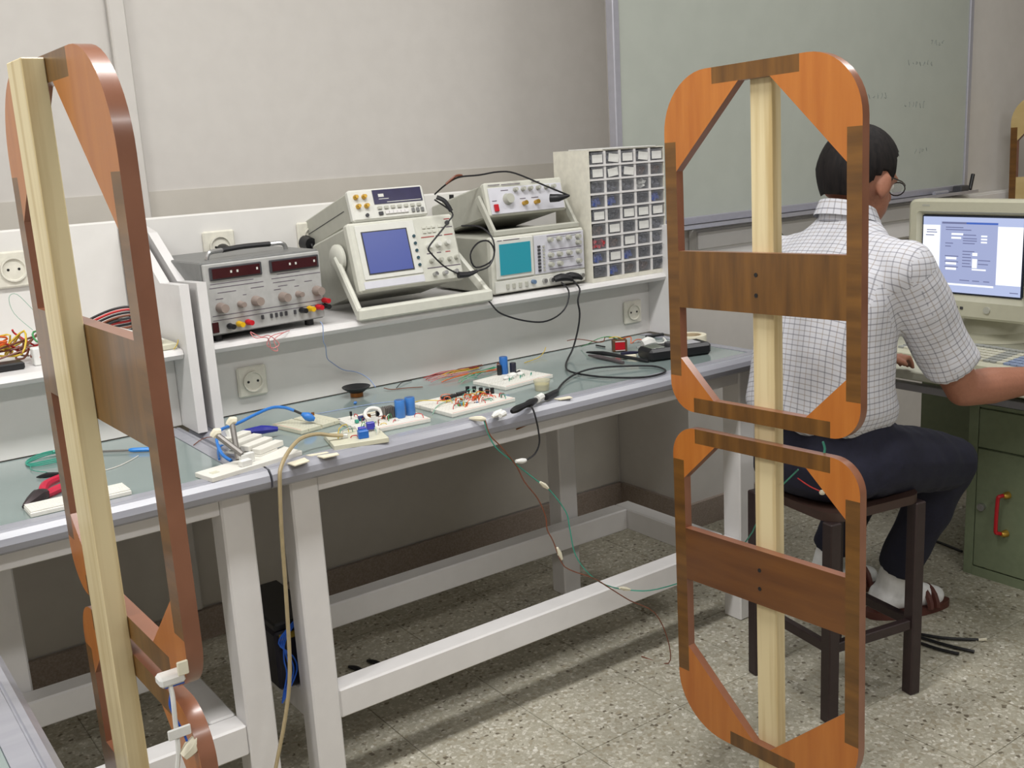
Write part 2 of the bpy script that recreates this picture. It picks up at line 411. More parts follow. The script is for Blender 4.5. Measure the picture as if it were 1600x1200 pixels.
# ------------------------------------------------------------------ work benches
def rim_profile(y):      # front edge moulding: flat top with a groove, round nose
    return [(y + .05, .757), (y + .012, .757), (y + .003, .763), (y, .775), (y + .003, .787), (y + .012, .796), (y + .02, .798), (y + .0215, .7955), (y + .0235, .7955), (y + .025, .798), (y + .05, .798)]
def bench(x0, x1, label, rearx):
    t = thing('work_bench', label, 'bench', ((x0 + x1) / 2, 2.2, 0))
    part('top_board', B(x0 + .05, x1 - .05, 1.951, 2.70, .757, .789), white_board, t)
    part('glass_sheet', B(x0 + .05, x1 - .05, 1.951, 2.40, .7895, .7965, .001), glass_top, t)
    part('front_edge_moulding', MB().prism(rim_profile(1.90), lambda u, v, q: (q, u, v), x0, x1), rim_m, t)
    for xa, sg in ((x0, 1), (x1, -1)):
        part('side_edge_moulding', MB().prism(rim_profile(0), lambda u, v, q: (xa + sg * u, q, v), 1.951, 2.39), rim_m, t)
    lx0, lx1 = x0 + .053, x1 - .028
    for xa in (lx0, lx1 - .063):
        part('leg', B(xa, xa + .063, 1.947, 2.012, 0, .757, .004), white_paint, t)
    for xa in rearx:
        part('leg', B(xa, xa + .066, 2.43, 2.495, 0, .757, .004), white_paint, t)
    part('apron', B(lx0 + .063, lx1 - .063, 1.952, 1.975, .714, .757, .002), white_paint, t)
    part('lower_rail', B(lx0 + .063, lx1 - .063, 1.950, 2.006, .186, .255, .004), white_paint, t)
    part('lower_rail', B(lx0 + .063, lx1 - .12, 2.365, 2.425, .186, .255, .004), white_paint, t)
    part('cross_rail', B(lx0 + .003, lx0 + .060, 2.012, 2.425, .186, .255, .004), white_paint, t)
    part('cross_rail', B(lx1 - .12, lx1 - .063, 2.012, 2.425, .186, .2545, .004), white_paint, t)
    return t
bench(.757, 2.245, 'long white lab bench with glass top that carries the oscilloscope shelf', (.82, 1.885))
bench(-1.05, .752, 'white lab bench on the left, with pliers on its glass top', (-.99, .28))
# console: box, shelf and backboard behind each bench
def console(x0, x1, label, endx):
    t = thing('bench_console', label, 'shelf', ((x0 + x1) / 2, 2.5, .799))
    part('front_panel', B(x0, x1, 2.400, 2.414, .799, .962, 0), white_board, t)
    nose = [(2.725, .966), (2.335, .966), (2.326, .969), (2.321, .978), (2.326, .987), (2.335, .990), (2.725, .990)]
    part('shelf_board', MB().prism(nose, lambda u, v, q: (q, u, v), x0, x1), white_paint, t)
    part('back_board', B(x0, x1, 2.70, 2.725, .991, 1.267, .004), white_board, t)
    out = [(2.292, .799), (2.30, 1.136), (2.43, 1.131), (2.60, 1.236), (2.745, 1.262), (2.745, .799)]
    for xa in endx:
        if xa > 2: out = [(2.292, .799), (2.30, 1.136), (2.40, 1.131), (2.53, 1.09), (2.53, .799)]
        part('end_panel', MB().prism(out, lambda u, v, q: (q, u, v), xa, xa + .022), white_paint, t)
    return t
console(.812, 2.246, 'white shelf console on the long bench, under both oscilloscopes', (.789, 2.2465))
console(-1.02, .748, 'white shelf console of the left bench, holding loose wires', (.749,))
# sockets
def socket(name, label, x, y, z, s, round_=True, tilt=0):
    t = thing(name, label, 'socket', (x, y, z), 'wall sockets on the benches')
    part('plate', B(x - s / 2, x + s / 2, y - .012, y - .0005, z - s / 2, z + s / 2, .004), socket_m, t)
    Mx = T(x, y - .012, z) @ RX(PI / 2)
    part('well', MB().lathe([(s * .34, .001), (s * .34, .006), (s * .30, .006), (s * .28, .001), (0, .001)], (0, 0, 0), 20, None).xf(Mx), socket_m, t)
    for d in (-.012, .012):
        part('contact_hole', MB().cyl((x + d - .0, y - .0138, z), (x + d, y - .0122, z), .0032, n=8), dark_m, t)
    return t
socket('wall_socket', 'cream socket low on the shelf panel beside the left end', .928, 2.40, .874, .074)
socket('wall_socket', 'cream socket on the shelf panel below the drawer cabinet', 2.170, 2.40, .872, .07)
socket('wall_socket', 'cream round socket on the backboard of the left bench', .493, 2.70, 1.176, .085)
socket('wall_socket', 'cream socket on the backboard behind the power supply', .997, 2.70, 1.178, .085)
socket('wall_socket', 'cream socket on the backboard behind the left oscilloscope', 1.262, 2.70, 1.178, .085)
for x, lab in ((1.002, 'black plug in the socket behind the power supply'), (1.238, 'black plug in the socket behind the left oscilloscope')):
    mb = MB().cyl((x, 2.6855, 1.165), (x, 2.650, 1.163), .021, .017).tube([(x, 2.65, 1.163), (x, 2.644, 1.158), (x + .004, 2.64, 1.12), (x + .012, 2.645, 1.03), (x + .02, 2.66, .998)], .004)
    single('power_plug', mb, dark_m, lab, 'plug')
# foreground bench, bottom left
t = thing('work_bench', 'corner of a glass-topped bench in the near left foreground', 'bench', (-.3, .6, 0))
part('top_board', B(-.9, .12, -.4, 1.545, .757, .789), white_board, t)
part('glass_sheet', B(-.85, .125, -.35, 1.50, .7895, .7965, .001), glass_top, t)
part('front_edge_moulding', MB().prism(rim_profile(0), lambda u, v, q: (.175 - u, q, v), -.4, 1.595), rim_m, t)
part('side_edge_moulding', MB().prism(rim_profile(0), lambda u, v, q: (q, 1.595 - u, v), -.9, .1245), rim_m, t)
for x, y in ((-.85, -.35), (-.85, 1.45), (-.05, -.35), (-.05, 1.35)):
    part('leg', B(x, x + .06, y, y + .06, 0, .757, .004), white_paint, t)

# ------------------------------------------------------------------ whiteboard
t = thing('whiteboard', 'large whiteboard with faint pen marks on the right wall', 'whiteboard', (3.25, 2.56, 1.10))
part('writing_surface', B(2.285, 4.21, 2.547, 2.552, 1.125, 2.33), board_m, t)
part('backing', B(2.275, 4.225, 2.552, 2.5749, 1.11, 2.345), white_board, t)
part('frame', B(2.258, 2.285, 2.540, 2.5748, 1.10, 2.36, .003).box(4.21, 4.237, 2.540, 2.5748, 1.10, 2.36, .003).box(2.285, 4.21, 2.540, 2.5748, 2.33, 2.36, .003).box(2.285, 4.21, 2.540, 2.5748, 1.098, 1.125, .003), alu_m, t)
part('pen_tray', B(2.30, 4.20, 2.47, 2.5395, 1.092, 1.097).box(2.30, 4.20, 2.467, 2.471, 1.092, 1.104), alu_m, t)
ink = plain('faint_pen_ink', 140, 146, 142, .6)
marks = MB(); rr = random.Random(3)
for (x, z, n) in ((3.55, 1.50, 5), (3.78, 1.46, 6), (3.80, 1.62, 7), (3.62, 1.27, 6), (3.86, 1.28, 4), (3.95, 1.70, 4), (3.4, 1.40, 2)):
    for k in range(n):
        a = x + k * .025; q = [(a + rr.uniform(-.004, .012), 2.5466, z + rr.uniform(-.012, .012)) for _ in range(4)]
        marks.tube(q, .0011, 4, 3)
tag(part('pen_marks', marks, ink, t), kind='stuff')
single('whiteboard_eraser', B(4.10, 4.16, 2.485, 2.525, 1.0975, 1.125, .004), darkgrey_m, 'dark eraser standing at the right end of the whiteboard tray', 'eraser')
single('marker_pen', MB().cyl((4.19, 2.50, 1.105), (4.222, 2.508, 1.165), .008), dark_m, 'black marker leaning at the right corner of the whiteboard tray', 'pen')
single('marker_pen', MB().cyl((4.03, 2.505, 1.1055), (3.94, 2.507, 1.1055), .008), alu_m, 'grey marker lying on the whiteboard tray', 'pen')

# ------------------------------------------------------------------ loop panels of the wooden gate
W = .452
def arc(cu, cv, r, a0, a1, n=10): return [(cu + r * math.cos(a0 + (a1 - a0) * i / n), cv + r * math.sin(a0 + (a1 - a0) * i / n)) for i in range(n + 1)]
def loop(t, z1, H, big_top, m0, m1, th, mats, screws=True, midlong=False):
    """one loop: u 0..1 across, v downwards from z1 (unit = W), front face at w=0, back at w=th"""
    wx, wz, wl, pa, pb, bd = mats[:6]
    s = .066
    fn = lambda u, v, q: (u * W, q, (z1 + v) * W)
    def corner(top, right, big):
        e, d, r = (.279, .42, .245) if big else (.138, .255, .135)
        if big and not top: e, d, r = (.317, .455, .275)
        du, dv, rr = (.285, .41, .25) if big else (.157, .24, .135)
        if big and not top: du, dv, rr = (.27, .40, .26)
        # built for top-left, then mirrored
        P = [(e, 0)]
        n = 12
        for i in range(n + 1):          # elliptical corner
            a = PI / 2 + PI / 2 * i / n
            P.append((r + r * math.cos(a), -rr + rr * math.sin(a)))
        P += [(0, -du), (s, -du), (s, -dv), (d, -s), (e, -s)]
        Q = []
        for u, v in P:
            uu = 1 - u if right else u; vv = v if top else -H - v
            Q.append((uu, vv))
        part('corner_plate', MB().prism(Q, fn, 0, th, 0, 1), [pa if (top != right) else pb, bd], t, local=True)
        return e, du
    et, dt = corner(True, False, big_top); corner(True, True, big_top)
    eb, db = corner(False, False, not big_top); corner(False, True, not big_top)
    def rect(name, u0, u1, v0, v1, m):
        return part(name, MB().prism([(u0, v1), (u1, v1), (u1, v0), (u0, v0)], fn, 0, th, 0, 1), [m, bd], t, local=True)
    rect('top_strip', et, 1 - et, -s, 0, wx); rect('bottom_strip', eb, 1 - eb, -H, -H + s, wx)
    rect('side_strip', 0, s, -H + db, -dt, wz); rect('side_strip', 1 - s, 1, -H + db, -dt, wz)
    rect('middle_bar', s, 1 - s, m0, m1, wl if midlong else wx)
    if screws:
        for q in (.36, .70):
            v = m1 + (m0 - m1) * q
            part('screw', MB().cyl(fn(.5, v, -.0008), fn(.5, v, .004), .0042, n=8), dark_m, t, local=True)
def gate_panel(label, org, r, dims, post, mats, screws, zfloor):
    """org: top far corner of the front face; local x = towards the near side, y = through the panel, z = up"""
    M3 = Matrix(((r[0][0], r[0][2], r[0][1]), (r[1][0], r[1][2], r[1][1]), (r[2][0], r[2][2], r[2][1])))
    t = thing('loop_panel', label, 'panel', org, None, M3)
    (H1, gap, H2, m0, m1, n0, n1) = dims; th = .0185
    loop(t, 0, H1, True, m0, m1, th, mats, screws)
    loop(t, -H1 - gap, H2, False, n0, n1, th, mats, screws, True)
    u0, u1, w0, w1 = post
    part('post', B(u0 * W, u1 * W, w0, w1, -zfloor + .021, -.003, .0012), mats[6], t, local=True)
    part('foot', B(.22 * W, .78 * W, (w0 + w1) / 2 - .045, (w0 + w1) / 2 + .045, -zfloor, -zfloor + .02, .002), mats[6], t, local=True)
    return t
wm = (walnut_x, walnut_z, walnut_l, plate_a, plate_b, band_m, pine_m)
RR = ((.014, .020, 1), (-.999, .029, .014), (.029, .999, -.020)); RL = ((.020, .001, 1), (-1, .006, .020), (.006, 1, -.001))
panelR = gate_panel('tall walnut and orange double loop panel at right, in front of the seated person', (1.492, 1.539, 1.5125), RR,
                    (1.467, .077, 1.463, -1.0, -.752, -.727, -.48), (.445, .555, .0187, .0187 + .057 * W), wm, True, 1.520)
panelL = gate_panel('tall wooden double loop panel seen edge-on at left, pale post in front', (.2915, 1.5055, 1.5207), RL,
                    (1.528, .046, 1.463, -.908, -.658, -.727, -.48), (.394, .539, -.055 * W - .0002, -.0002), wm, False, 1.520)
rm = (raw_m, walnut_z, raw_m, raw_m, raw_m, band_m, pine_m)
gate_panel('unfinished pale loop panel standing far behind the computer monitor', (4.50, 2.51, 1.475), RR,
           (1.467, .077, 1.463, -1.0, -.752, -.727, -.48), (.445, .555, .0187, .0187 + .057 * W), rm, False, 1.480)

# ------------------------------------------------------------------ instruments on the shelf
SH = .9905
def knobs(t, fn, pts, r, h, mat, name='knob', n=14, mark=True):
    for (u, v) in pts:
        mb = MB().tube([fn(u, v, 0), fn(u, v, -h * .25), fn(u, v, -h)], [r, r * .94, r * .8], n, 1)
        k = part(name, mb, mat, t)
# power supply
a = math.radians(5)
Mp = T(.816, 2.332, SH) @ RZ(a)
t = thing('power_supply', 'grey dual bench power supply with dark red displays and six knobs', 'power supply', (.95, 2.45, SH))
Wd, Hp, Dp = .309, .172, .29
part('case', MB().box(0, Wd, .012, Dp, .014, Hp + .012, .003, M=Mp), psu_case, t)
f = MB().box(.004, Wd - .004, 0, .0118, .018, Hp + .008, .002, M=Mp)
front = part('front_panel', f, psu_face, t)
for x in (.02, Wd - .045):
    for y in (.03, Dp - .05): part('rubber_foot', MB().cyl(Mp @ V((x + .012, y, 0)), Mp @ V((x + .012, y, .014)), .011), dark_m, t)
pf = lambda u, v, d: Mp @ V((u * Wd, d, .018 + v * (Hp - .01)))
for u0, u1 in ((.05, .475), (.54, .97)):
    fr = part('display_frame', MB().box(u0 * Wd, u1 * Wd, -.004, -.0001, .018 + .765 * (Hp - .01), .018 + .955 * (Hp - .01), .002, M=Mp), darkgrey_m, t)
    part('display', MB().box((u0 + .02) * Wd, (u1 - .02) * Wd, -.0055, -.0041, .018 + .79 * (Hp - .01), .018 + .93 * (Hp - .01), M=Mp), red_disp, fr)
    for q in (.38, .50, .88):
        uu = u0 + (u1 - u0) * q
        part('indicator', MB().box(uu * Wd, (uu + .014) * Wd, -.0061, -.0056, .018 + .85 * (Hp - .01), .018 + .885 * (Hp - .01), M=Mp), instr_l, fr)
knobs(t, pf, ((.11, .375), (.40, .40), (.63, .395), (.93, .415)), .0125, .026, knob_m)
knobs(t, pf, ((.27, .385), (.765, .405)), .008, .022, knob_m)
line_m = plain('panel_print', 92, 82, 96, .6)
pr_ = MB()
for (u0, u1, v) in ((.04, .48, .66), (.55, .98, .68), (.04, .98, .265), (.04, .98, .20), (.56, .75, .62), (.10, .25, .585), (.37, .48, .59), (.6, .68, .56), (.83, .9, .575), (.08, .14, .5), (.3, .33, .51), (.56, .62, .515), (.74, .78, .525), (.05, .4, .715), (.6, .8, .735)):
    pr_.box(u0 * Wd, u1 * Wd, -.0004, -.0001, .018 + (v - .004) * (Hp - .01), .018 + (v + .005) * (Hp - .01), M=Mp)
tag(part('panel_lettering', pr_, line_m, t), kind='stuff')
part('power_switch', MB().box(.025 * Wd, .075 * Wd, -.005, -.0001, .018 + .03 * (Hp - .01), .018 + .18 * (Hp - .01), .001, M=Mp), red_disp, t)
for u, v, m in ((.16, .10, dark_m), (.235, .11, yel_m), (.31, .115, red_m), (.775, .16, dark_m), (.845, .165, yel_m), (.92, .17, red_m), (.985, .165, dark_m), (.985, .255, red_m)):
    part('binding_post', MB().tube([pf(u, v, 0), pf(u, v, -.006), pf(u, v, -.009), pf(u, v, -.026)], [.006, .0075, .0065, .0062], 10, 1), m, t)
for u in (.43, .505, .548, .59, .632, .71):
    part('push_button', MB().box(u * Wd, (u + .02) * Wd, -.004, -.0001, .018 + .115 * (Hp - .01), .018 + .18 * (Hp - .01), .0008, M=Mp), darkgrey_m, t)
hp = lambda x, y, z: Mp @ V((x, y, Hp + .012 + z))
part('handle_grip', MB().tube([hp(.09, .075, .018), hp(.15, .085, .020), hp(.225, .095, .018)], .0062, 8), dark_m, t)
part('handle_end', MB().tube([hp(.045, .068, 0), hp(.05, .068, .012), hp(.06, .07, .017), hp(.09, .075, .018)], .0055, 8), metal_m, t)
part('handle_end', MB().tube([hp(.225, .095, .018), hp(.255, .10, .017), hp(.268, .102, .012), hp(.273, .103, 0)], .0055, 8), metal_m, t)
mb = MB()
for k, pts in enumerate(([(.905, 2.312, 1.006), (.91, 2.300, .994), (.93, 2.298, .992), (.945, 2.305, .985), (.95, 2.305, .960), (.965, 2.305, .955), (.96, 2.31, .98), (.985, 2.31, .993), (1.01, 2.33, .993)],
          [(.905, 2.31, 1.008), (.925, 2.30, .994), (.95, 2.31, .992), (.97, 2.305, .97), (.955, 2.306, .962), (.94, 2.306, .972), (.955, 2.31, .99), (.99, 2.315, .993)])):
    mb.tube(pts, .0011, 5)
single('lead_wire', mb, WIRE['pink'], 'thin pinkish wire loop hanging over the shelf edge below the power supply', 'wire')
mb = MB().tube([(1.085, 2.315, 1.005), (1.086, 2.305, .995), (1.087, 2.312, .9565), (1.10, 2.33, .94), (1.115, 2.36, .905), (1.137, 2.38, .886), (1.168, 2.385, .862), (1.206, 2.385, .849), (1.232, 2.375, .83), (1.243, 2.36, .806)], .0012, 5)
single('lead_wire', mb, WIRE['paleblue'], 'thin pale blue wire drooping from the power supply to the speaker', 'wire')

# left oscilloscope: tilted up on its handle
W1, H1, D1 = .315, .178, .36
tl = math.radians(15)
M1 = T(1.217, 2.345, 1.055) @ RX(-tl)        # local: x right, y back, z up; origin front bottom left
t = thing('oscilloscope', 'beige digital oscilloscope with blue screen, tilted up on its handle', 'oscilloscope', (1.37, 2.5, SH))
part('case', MB().box(.006, W1 - .006, .03, .235, .004, H1 - .004, .006, M=M1), instr_d, t)
part('front_bezel', MB().box(0, W1, 0, .0295, 0, H1, .006, M=M1), instr_m, t)
bx = lambda x0, x1, z0, z1, d0, d1, b=0: MB().box(x0, x1, d0, d1, z0, z1, b, M=M1)
fr = part('screen_frame', bx(.018, .190, .030, .170, -.003, -.0001, .003), instr_l, t)
sb = part('screen_surround', bx(.032, .165, .042, .152, -.0045, -.0031), darkgrey_m, fr)
scr = emit('blue_screen', 84, 102, 190, .68)
part('screen', bx(.035, .161, .045, .149, -.0055, -.0046), scr, fr)
part('label_strip', bx(.014, .190, .008, .026, -.0015, -.0001), lav_panel, t)
for z in (.128, .109, .090, .071, .052): part('soft_key', MB().cyl(M1 @ V((.182, 0, z)), M1 @ V((.182, -.0065, z)), .0042, n=10), plain('teal_key', 44, 74, 84, .4), t)
f1 = lambda u, v, d: M1 @ V((u, d, v))
knobs(t, f1, ((.222, .098), (.250, .100), (.278, .102)), .0085, .014, instr_l)
knobs(t, f1, ((.220, .058), (.249, .058), (.276, .058), (.298, .060)), .0062, .012, instr_d)
for u in (.213, .228, .243, .262):
    for v in (.148, .136): part('push_button', bx(u, u + .010, v - .004, v + .003, -.003, -.0001, .0008), instr_m, t)
part('power_button', MB().cyl(f1(.292, .154, 0), f1(.292, .154, -.005), .006), darkgrey_m, t)
pm = MB()
for (u0, u1, v, m) in ((.205, .245, .122, 1), (.25, .27, .1225, 0), (.276, .303, .123, 1), (.285, .303, .1645, 1), (.272, .283, .143, 0), (.287, .306, .143, 0), (.212, .23, .078, 0), (.243, .256, .078, 0), (.27, .285, .078, 1), (.205, .308, .040, 0), (.06, .10, .161, 0), (.105, .135, .161, 0), (.03, .045, .161, 1)):
    pm.box(u0, u1, -.0006, -.0001, v - .0012, v + .0012, mi=m, M=M1)
tag(part('panel_lettering', pm, [line_m, plain('red_print', 160, 60, 60, .5)], t), kind='stuff')
part('model_badge', bx(.140, .162, .157, .165, -.001, -.0001), darkgrey_m, t)
for u in (.222, .252, .285): part('input_socket', MB().cyl(f1(u, .022, 0), f1(u, .022, -.014), .0058), metal_m, t)
for sx, xx in ((-1, 0), (1, W1)):
    c = M1 @ V((xx, .075, .105))
    part('handle_hub', MB().tube([c, c + V((sx * .010, 0, 0)), c + V((sx * .016, 0, 0))], [.036, .036, .029], 20, 1), instr_m, t)
hl = MB()
cL = M1 @ V((-.013, .075, .105)); cR = M1 @ V((W1 + .013, .075, .105))
for c, ex in ((cL, 1.195), (cR, 1.585)):
    e = V((ex, 2.318, 1.006)); d = (e - c).normalized(); q = d.to_track_quat('Z', 'Y').to_matrix().to_4x4()
    ln = (e - c).length
    hl.box(-.0075, .0075, -.013, .013, 0, ln, .004, M=Matrix.Translation(c) @ q)
hl.box(1.188, 1.592, 2.304, 2.330, SH, 1.022, .005)
part('handle', hl, instr_m, t)
# function generator with dark display on top of it
M2 = M1 @ T(.028, .010, H1 + .004) @ RX(math.radians(-1.5))
W2, H2, D2 = .222, .082, .30
t = thing('frequency_counter', 'beige bench instrument with dark blue display, on top of the left oscilloscope', 'instrument', tuple(M2 @ V((.1, .1, 0))))
part('case', MB().box(.004, W2 - .004, .022, D2, .002, H2 - .002, .004, M=M2), instr_d, t)
part('front_bezel', MB().box(0, W2, 0, .0218, 0, H2, .005, M=M2), instr_l, t)
bx2 = lambda x0, x1, z0, z1, d0, d1, b=0: MB().box(x0, x1, d0, d1, z0, z1, b, M=M2)
f2 = lambda u, v, d: M2 @ V((u, d, v))
dp = part('display', bx2(.068, .212, .040, .077, -.0015, -.0001), plain('dark_blue_display', 40, 36, 72, .2), t)
part('display_print', bx2(.083, .099, .058, .066, -.0019, -.0016).box(.083, .112, -.0019, -.0016, .052, .0535, M=M2).box(.105, .207, -.0019, -.0016, .043, .0445, M=M2), instr_l, dp)
for u, v in ((.018, .062), (.042, .062), (.020, .038), (.044, .038)):
    part('terminal', MB().tube([f2(u, v, 0), f2(u, v, -.004), f2(u, v, -.012)], [.0068, .0068, .0045], 12, 1), brass_m, t)
part('power_button', MB().cyl(f2(.04, .014, 0), f2(.04, .014, -.005), .0045), darkgrey_m, t)
for k in range(7): part('push_button', bx2(.074 + k * .0195, .086 + k * .0195, .026, .034, -.004, -.0001, .001), instr_d, t)
for k in range(6): part('push_button', bx2(.094 + k * .0115, .1045 + k * .0115, .012, .021, -.004, -.0001, .001), white_paint, t)
part('push_button', bx2(.074, .087, .011, .020, -.004, -.0001, .001), darkgrey_m, t)
for u in (.172, .186, .2): part('push_button', bx2(u, u + .009, .011, .022, -.004, -.0001, .001), psu_case, t)
part('side_groove', MB().box(.0025, .0042, .05, D2 - .02, .040, .0415, M=M2), darkgrey_m, t)
for y in (.03, .26):
    for x in (.02, W2 - .03): part('rubber_foot', MB().box(x, x + .012, y, y + .012, -.0035, .0025, M=M2), dark_m, t)

# right oscilloscope, level
x0, x1, yf = 1.628, 1.956, 2.356
t = thing('oscilloscope', 'beige analogue oscilloscope with turquoise screen beside the drawer cabinet', 'oscilloscope', (1.79, 2.5, SH))
ZB = SH + .006; ZT = 1.153
part('case', B(x0 + .004, x1 - .004, yf + .025, 2.66, ZB, ZT - .002, .005), instr_d, t)
part('front_bezel', B(x0, x1, yf, yf + .0248, ZB, ZT, .005), instr_m, t)
part('lower_panel', B(x0 + .004, x1 - .004, yf - .004, yf - .0001, ZB + .004, ZB + .036, .001), instr_l, t)
part('control_panel', B(1.772, x1 - .004, yf - .003, yf - .0001, ZB + .040, ZT - .008, .001), lav_panel, t)
fr = part('screen_frame', B(1.638, 1.768, yf - .006, yf - .0001, ZB + .040, ZT - .006, .003), instr_l, t)
part('screen', B(1.650, 1.755, yf - .0085, yf - .0061, ZB + .052, ZT - .020), emit('turquoise_screen', 20, 152, 168, .8), fr)
for x in (x0 + .03, x1 - .05):
    for y in (2.39, 2.62): part('rubber_foot', B(x, x + .02, y, y + .02, SH, ZB + .001), dark_m, t)
f3 = lambda u, v, d: V((u, yf - .003 + d, v))
KN = [(u, v) for v in (1.130, 1.113, 1.087, 1.060) for u in (1.826, 1.858, 1.893, 1.928)]
KN.remove((1.893, 1.060)); KN.remove((1.826, 1.113)); KN.remove((1.858, 1.113)); KN.remove((1.893, 1.113))
knobs(t, f3, KN, .0075, .014, instr_d)
for k in range(8): part('push_button', B(1.783, 1.792, yf - .006, yf - .0031, 1.044 + k * .0095, 1.050 + k * .0095), darkgrey_m, t)
for k in range(8): part('push_button', B(1.801, 1.807, yf - .006, yf - .0031, 1.044 + k * .0095, 1.049 + k * .0095), instr_d, t)
for u in (1.668, 1.689, 1.711, 1.733): part('slide_button', B(u, u + .010, yf - .008, yf - .0041, ZB + .012, ZB + .026, .001), instr_d, t)
part('intensity_knob', MB().cyl((1.760, yf - .004, ZB + .022), (1.760, yf - .016, ZB + .022), .006), plain('blue_grey_knob', 96, 120, 150, .4), t)
for u in (1.80, 1.825, 1.872, 1.905, 1.937): part('input_socket', MB().cyl((u, yf - .004, ZB + .020), (u, yf - .014, ZB + .020), .0065), metal_m, t)
pm = MB()
for (u0, u1, v) in ((1.645, 1.66, ZT - .010), (1.665, 1.72, ZT - .010), (1.82, 1.94, 1.1005), (1.82, 1.91, 1.074), (1.82, 1.94, 1.046), (1.815, 1.94, ZT - .013)):
    pm.box(u0, u1, yf - .0066, yf - .0061, v - .001, v + .001)
tag(part('panel_lettering', pm, line_m, t), kind='stuff')
# function generator on top, propped on its own handle
W4, H4, D4 = .272, .094, .30
M4 = T(1.657, 2.395, 1.206) @ RX(math.radians(-13))
t = thing('function_generator', 'pale function generator with red switch, propped on top of the turquoise-screen oscilloscope', 'instrument', (1.79, 2.5, ZT))
part('case', MB().box(.003, W4 - .003, .02, D4, .002, H4 - .002, .004, M=M4), instr_d, t)
part('front_bezel', MB().box(0, W4, 0, .0198, 0, H4, .004, M=M4), instr_m, t)
part('front_panel', MB().box(.008, W4 - .008, -.003, -.0001, .005, H4 - .016, .001, M=M4), lav_panel, t)
f4 = lambda u, v, d: M4 @ V((u, -.003 + d, v))
part('power_switch', MB().box(.017, .031, -.009, -.0031, .012, .032, .001, M=M4), red_m, t)
knobs(t, f4, ((.068, .044),), .0165, .016, instr_d, 'dial')
knobs(t, f4, ((.098, .068), (.125, .068), (.15, .068), (.178, .068), (.207, .068), (.232, .068)), .0065, .013, instr_d)
for u in (.120, .162): part('output_socket', MB().cyl(f4(u, .028, 0), f4(u, .028, -.016), .0062), brass_m, t)
pm = MB()
for (u0, u1, v) in ((.01, .05, H4 - .008), (.055, .12, H4 - .009), (.16, .19, H4 - .008), (.11, .13, .042), (.15, .175, .042), (.05, .075, .069), (.015, .03, .042)):
    pm.box(u0, u1, -.0036, -.0031, v - .001, v + .001, M=M4)
tag(part('panel_lettering', pm, line_m, t), kind='stuff')
hl = MB()
for c, e in ((M4 @ V((-.008, .03, .062)), V((1.652, 2.372, ZT + .008))), (M4 @ V((W4 + .008, .03, .062)), V((1.940, 2.372, ZT + .008)))):
    d = e - c; q = d.to_track_quat('Z', 'Y').to_matrix().to_4x4()
    hl.box(-.005, .005, -.011, .011, 0, d.length, .003, M=Matrix.Translation(c) @ q)
hl.box(1.646, 1.946, 2.361, 2.383, ZT + .0005, ZT + .017, .003)
part('handle', hl, instr_d, t)
part('rear_foot', MB().cyl((1.70, 2.655, ZT + .0005), (1.70, 2.65, 1.262), .007), dark_m, t)
part('rear_foot', MB().cyl((1.89, 2.655, ZT + .0005), (1.89, 2.65, 1.262), .007), dark_m, t)
# leads about the instruments
mb = MB().tube([(1.467, 2.37, 1.268), (1.500, 2.34, 1.232), (1.478, 2.325, 1.212), (1.440, 2.318, 1.182), (1.408, 2.318, 1.152), (1.413, 2.316, 1.135), (1.449, 2.314, 1.098), (1.487, 2.31, 1.075)], .0022, 6)
mb.tube([(1.487, 2.31, 1.072), (1.515, 2.308, 1.070), (1.545, 2.306, 1.076)], [.009, .0075, .004], 8, 2)
mb.tube([(1.545, 2.306, 1.076), (1.585, 2.308, 1.085), (1.606, 2.31, 1.12), (1.590, 2.312, 1.150), (1.555, 2.312, 1.148), (1.530, 2.312, 1.120), (1.545, 2.312, 1.085), (1.60, 2.312, 1.100), (1.618, 2.33, 1.15), (1.60, 2.36, 1.185), (1.565, 2.40, 1.190)], .0024, 6)
mb.tube([(1.468, 2.36, 1.274), (1.485, 2.348, 1.262), (1.497, 2.34, 1.236)], .006, 7)
single('probe_cable', mb, blk_wire, 'black lead looping over the front of the left oscilloscope', 'cable')
mb = MB().tube([(1.852, 2.372, 1.243), (1.868, 2.355, 1.243), (1.90, 2.345, 1.247)], [.012, .011, .003], 10, 3)
mb.tube([(1.90, 2.345, 1.247), (1.83, 2.36, 1.278), (1.755, 2.40, 1.318), (1.713, 2.42, 1.325), (1.65, 2.425, 1.320), (1.586, 2.43, 1.318), (1.555, 2.45, 1.30), (1.55, 2.50, 1.275)], .0024, 6)
single('probe_cable', mb, blk_wire, 'black lead across the function generator, plug pointing to the drawer cabinet', 'cable')
mb = MB().tube([(1.55, 2.44, 1.302), (1.575, 2.43, 1.3215), (1.60, 2.435, 1.322)], .0035, 6)
single('clip_lead', mb, WIRE['brown'], 'short red-brown clip at the back left of the function generator', 'cable')
mb = MB()
for u in (1.845, 1.880):
    mb.tube([(u - .018, yf - .018, 1.018), (u, yf - .026, 1.022), (u + .022, yf - .032, 1.018), (u + .034, yf - .036, 1.010)], [.009, .0115, .009, .004], 8, 3)
mb.tube([(1.878, 2.322, 1.012), (1.893, 2.308, .985), (1.878, 2.300, .953), (1.883, 2.300, .916), (1.874, 2.300, .871), (1.845, 2.290, .822), (1.804, 2.262, .804), (1.734, 2.187, .803), (1.697, 2.120, .803), (1.704, 2.029, .803), (1.737, 1.964, .803), (1.779, 1.924, .803), (1.830, 1.920, .803), (1.870, 1.943, .803), (1.884, 2.004, .803), (1.824, 2.052, .8065), (1.749, 2.082, .8095), (1.681, 2.079, .8065), (1.604, 2.036, .803), (1.535, 1.975, .803)], .0027, 6)
mb.tube([(1.545, 1.985, .803), (1.518, 1.959, .806), (1.462, 1.925, .810)], [.003, .0075, .008], 8, 2)
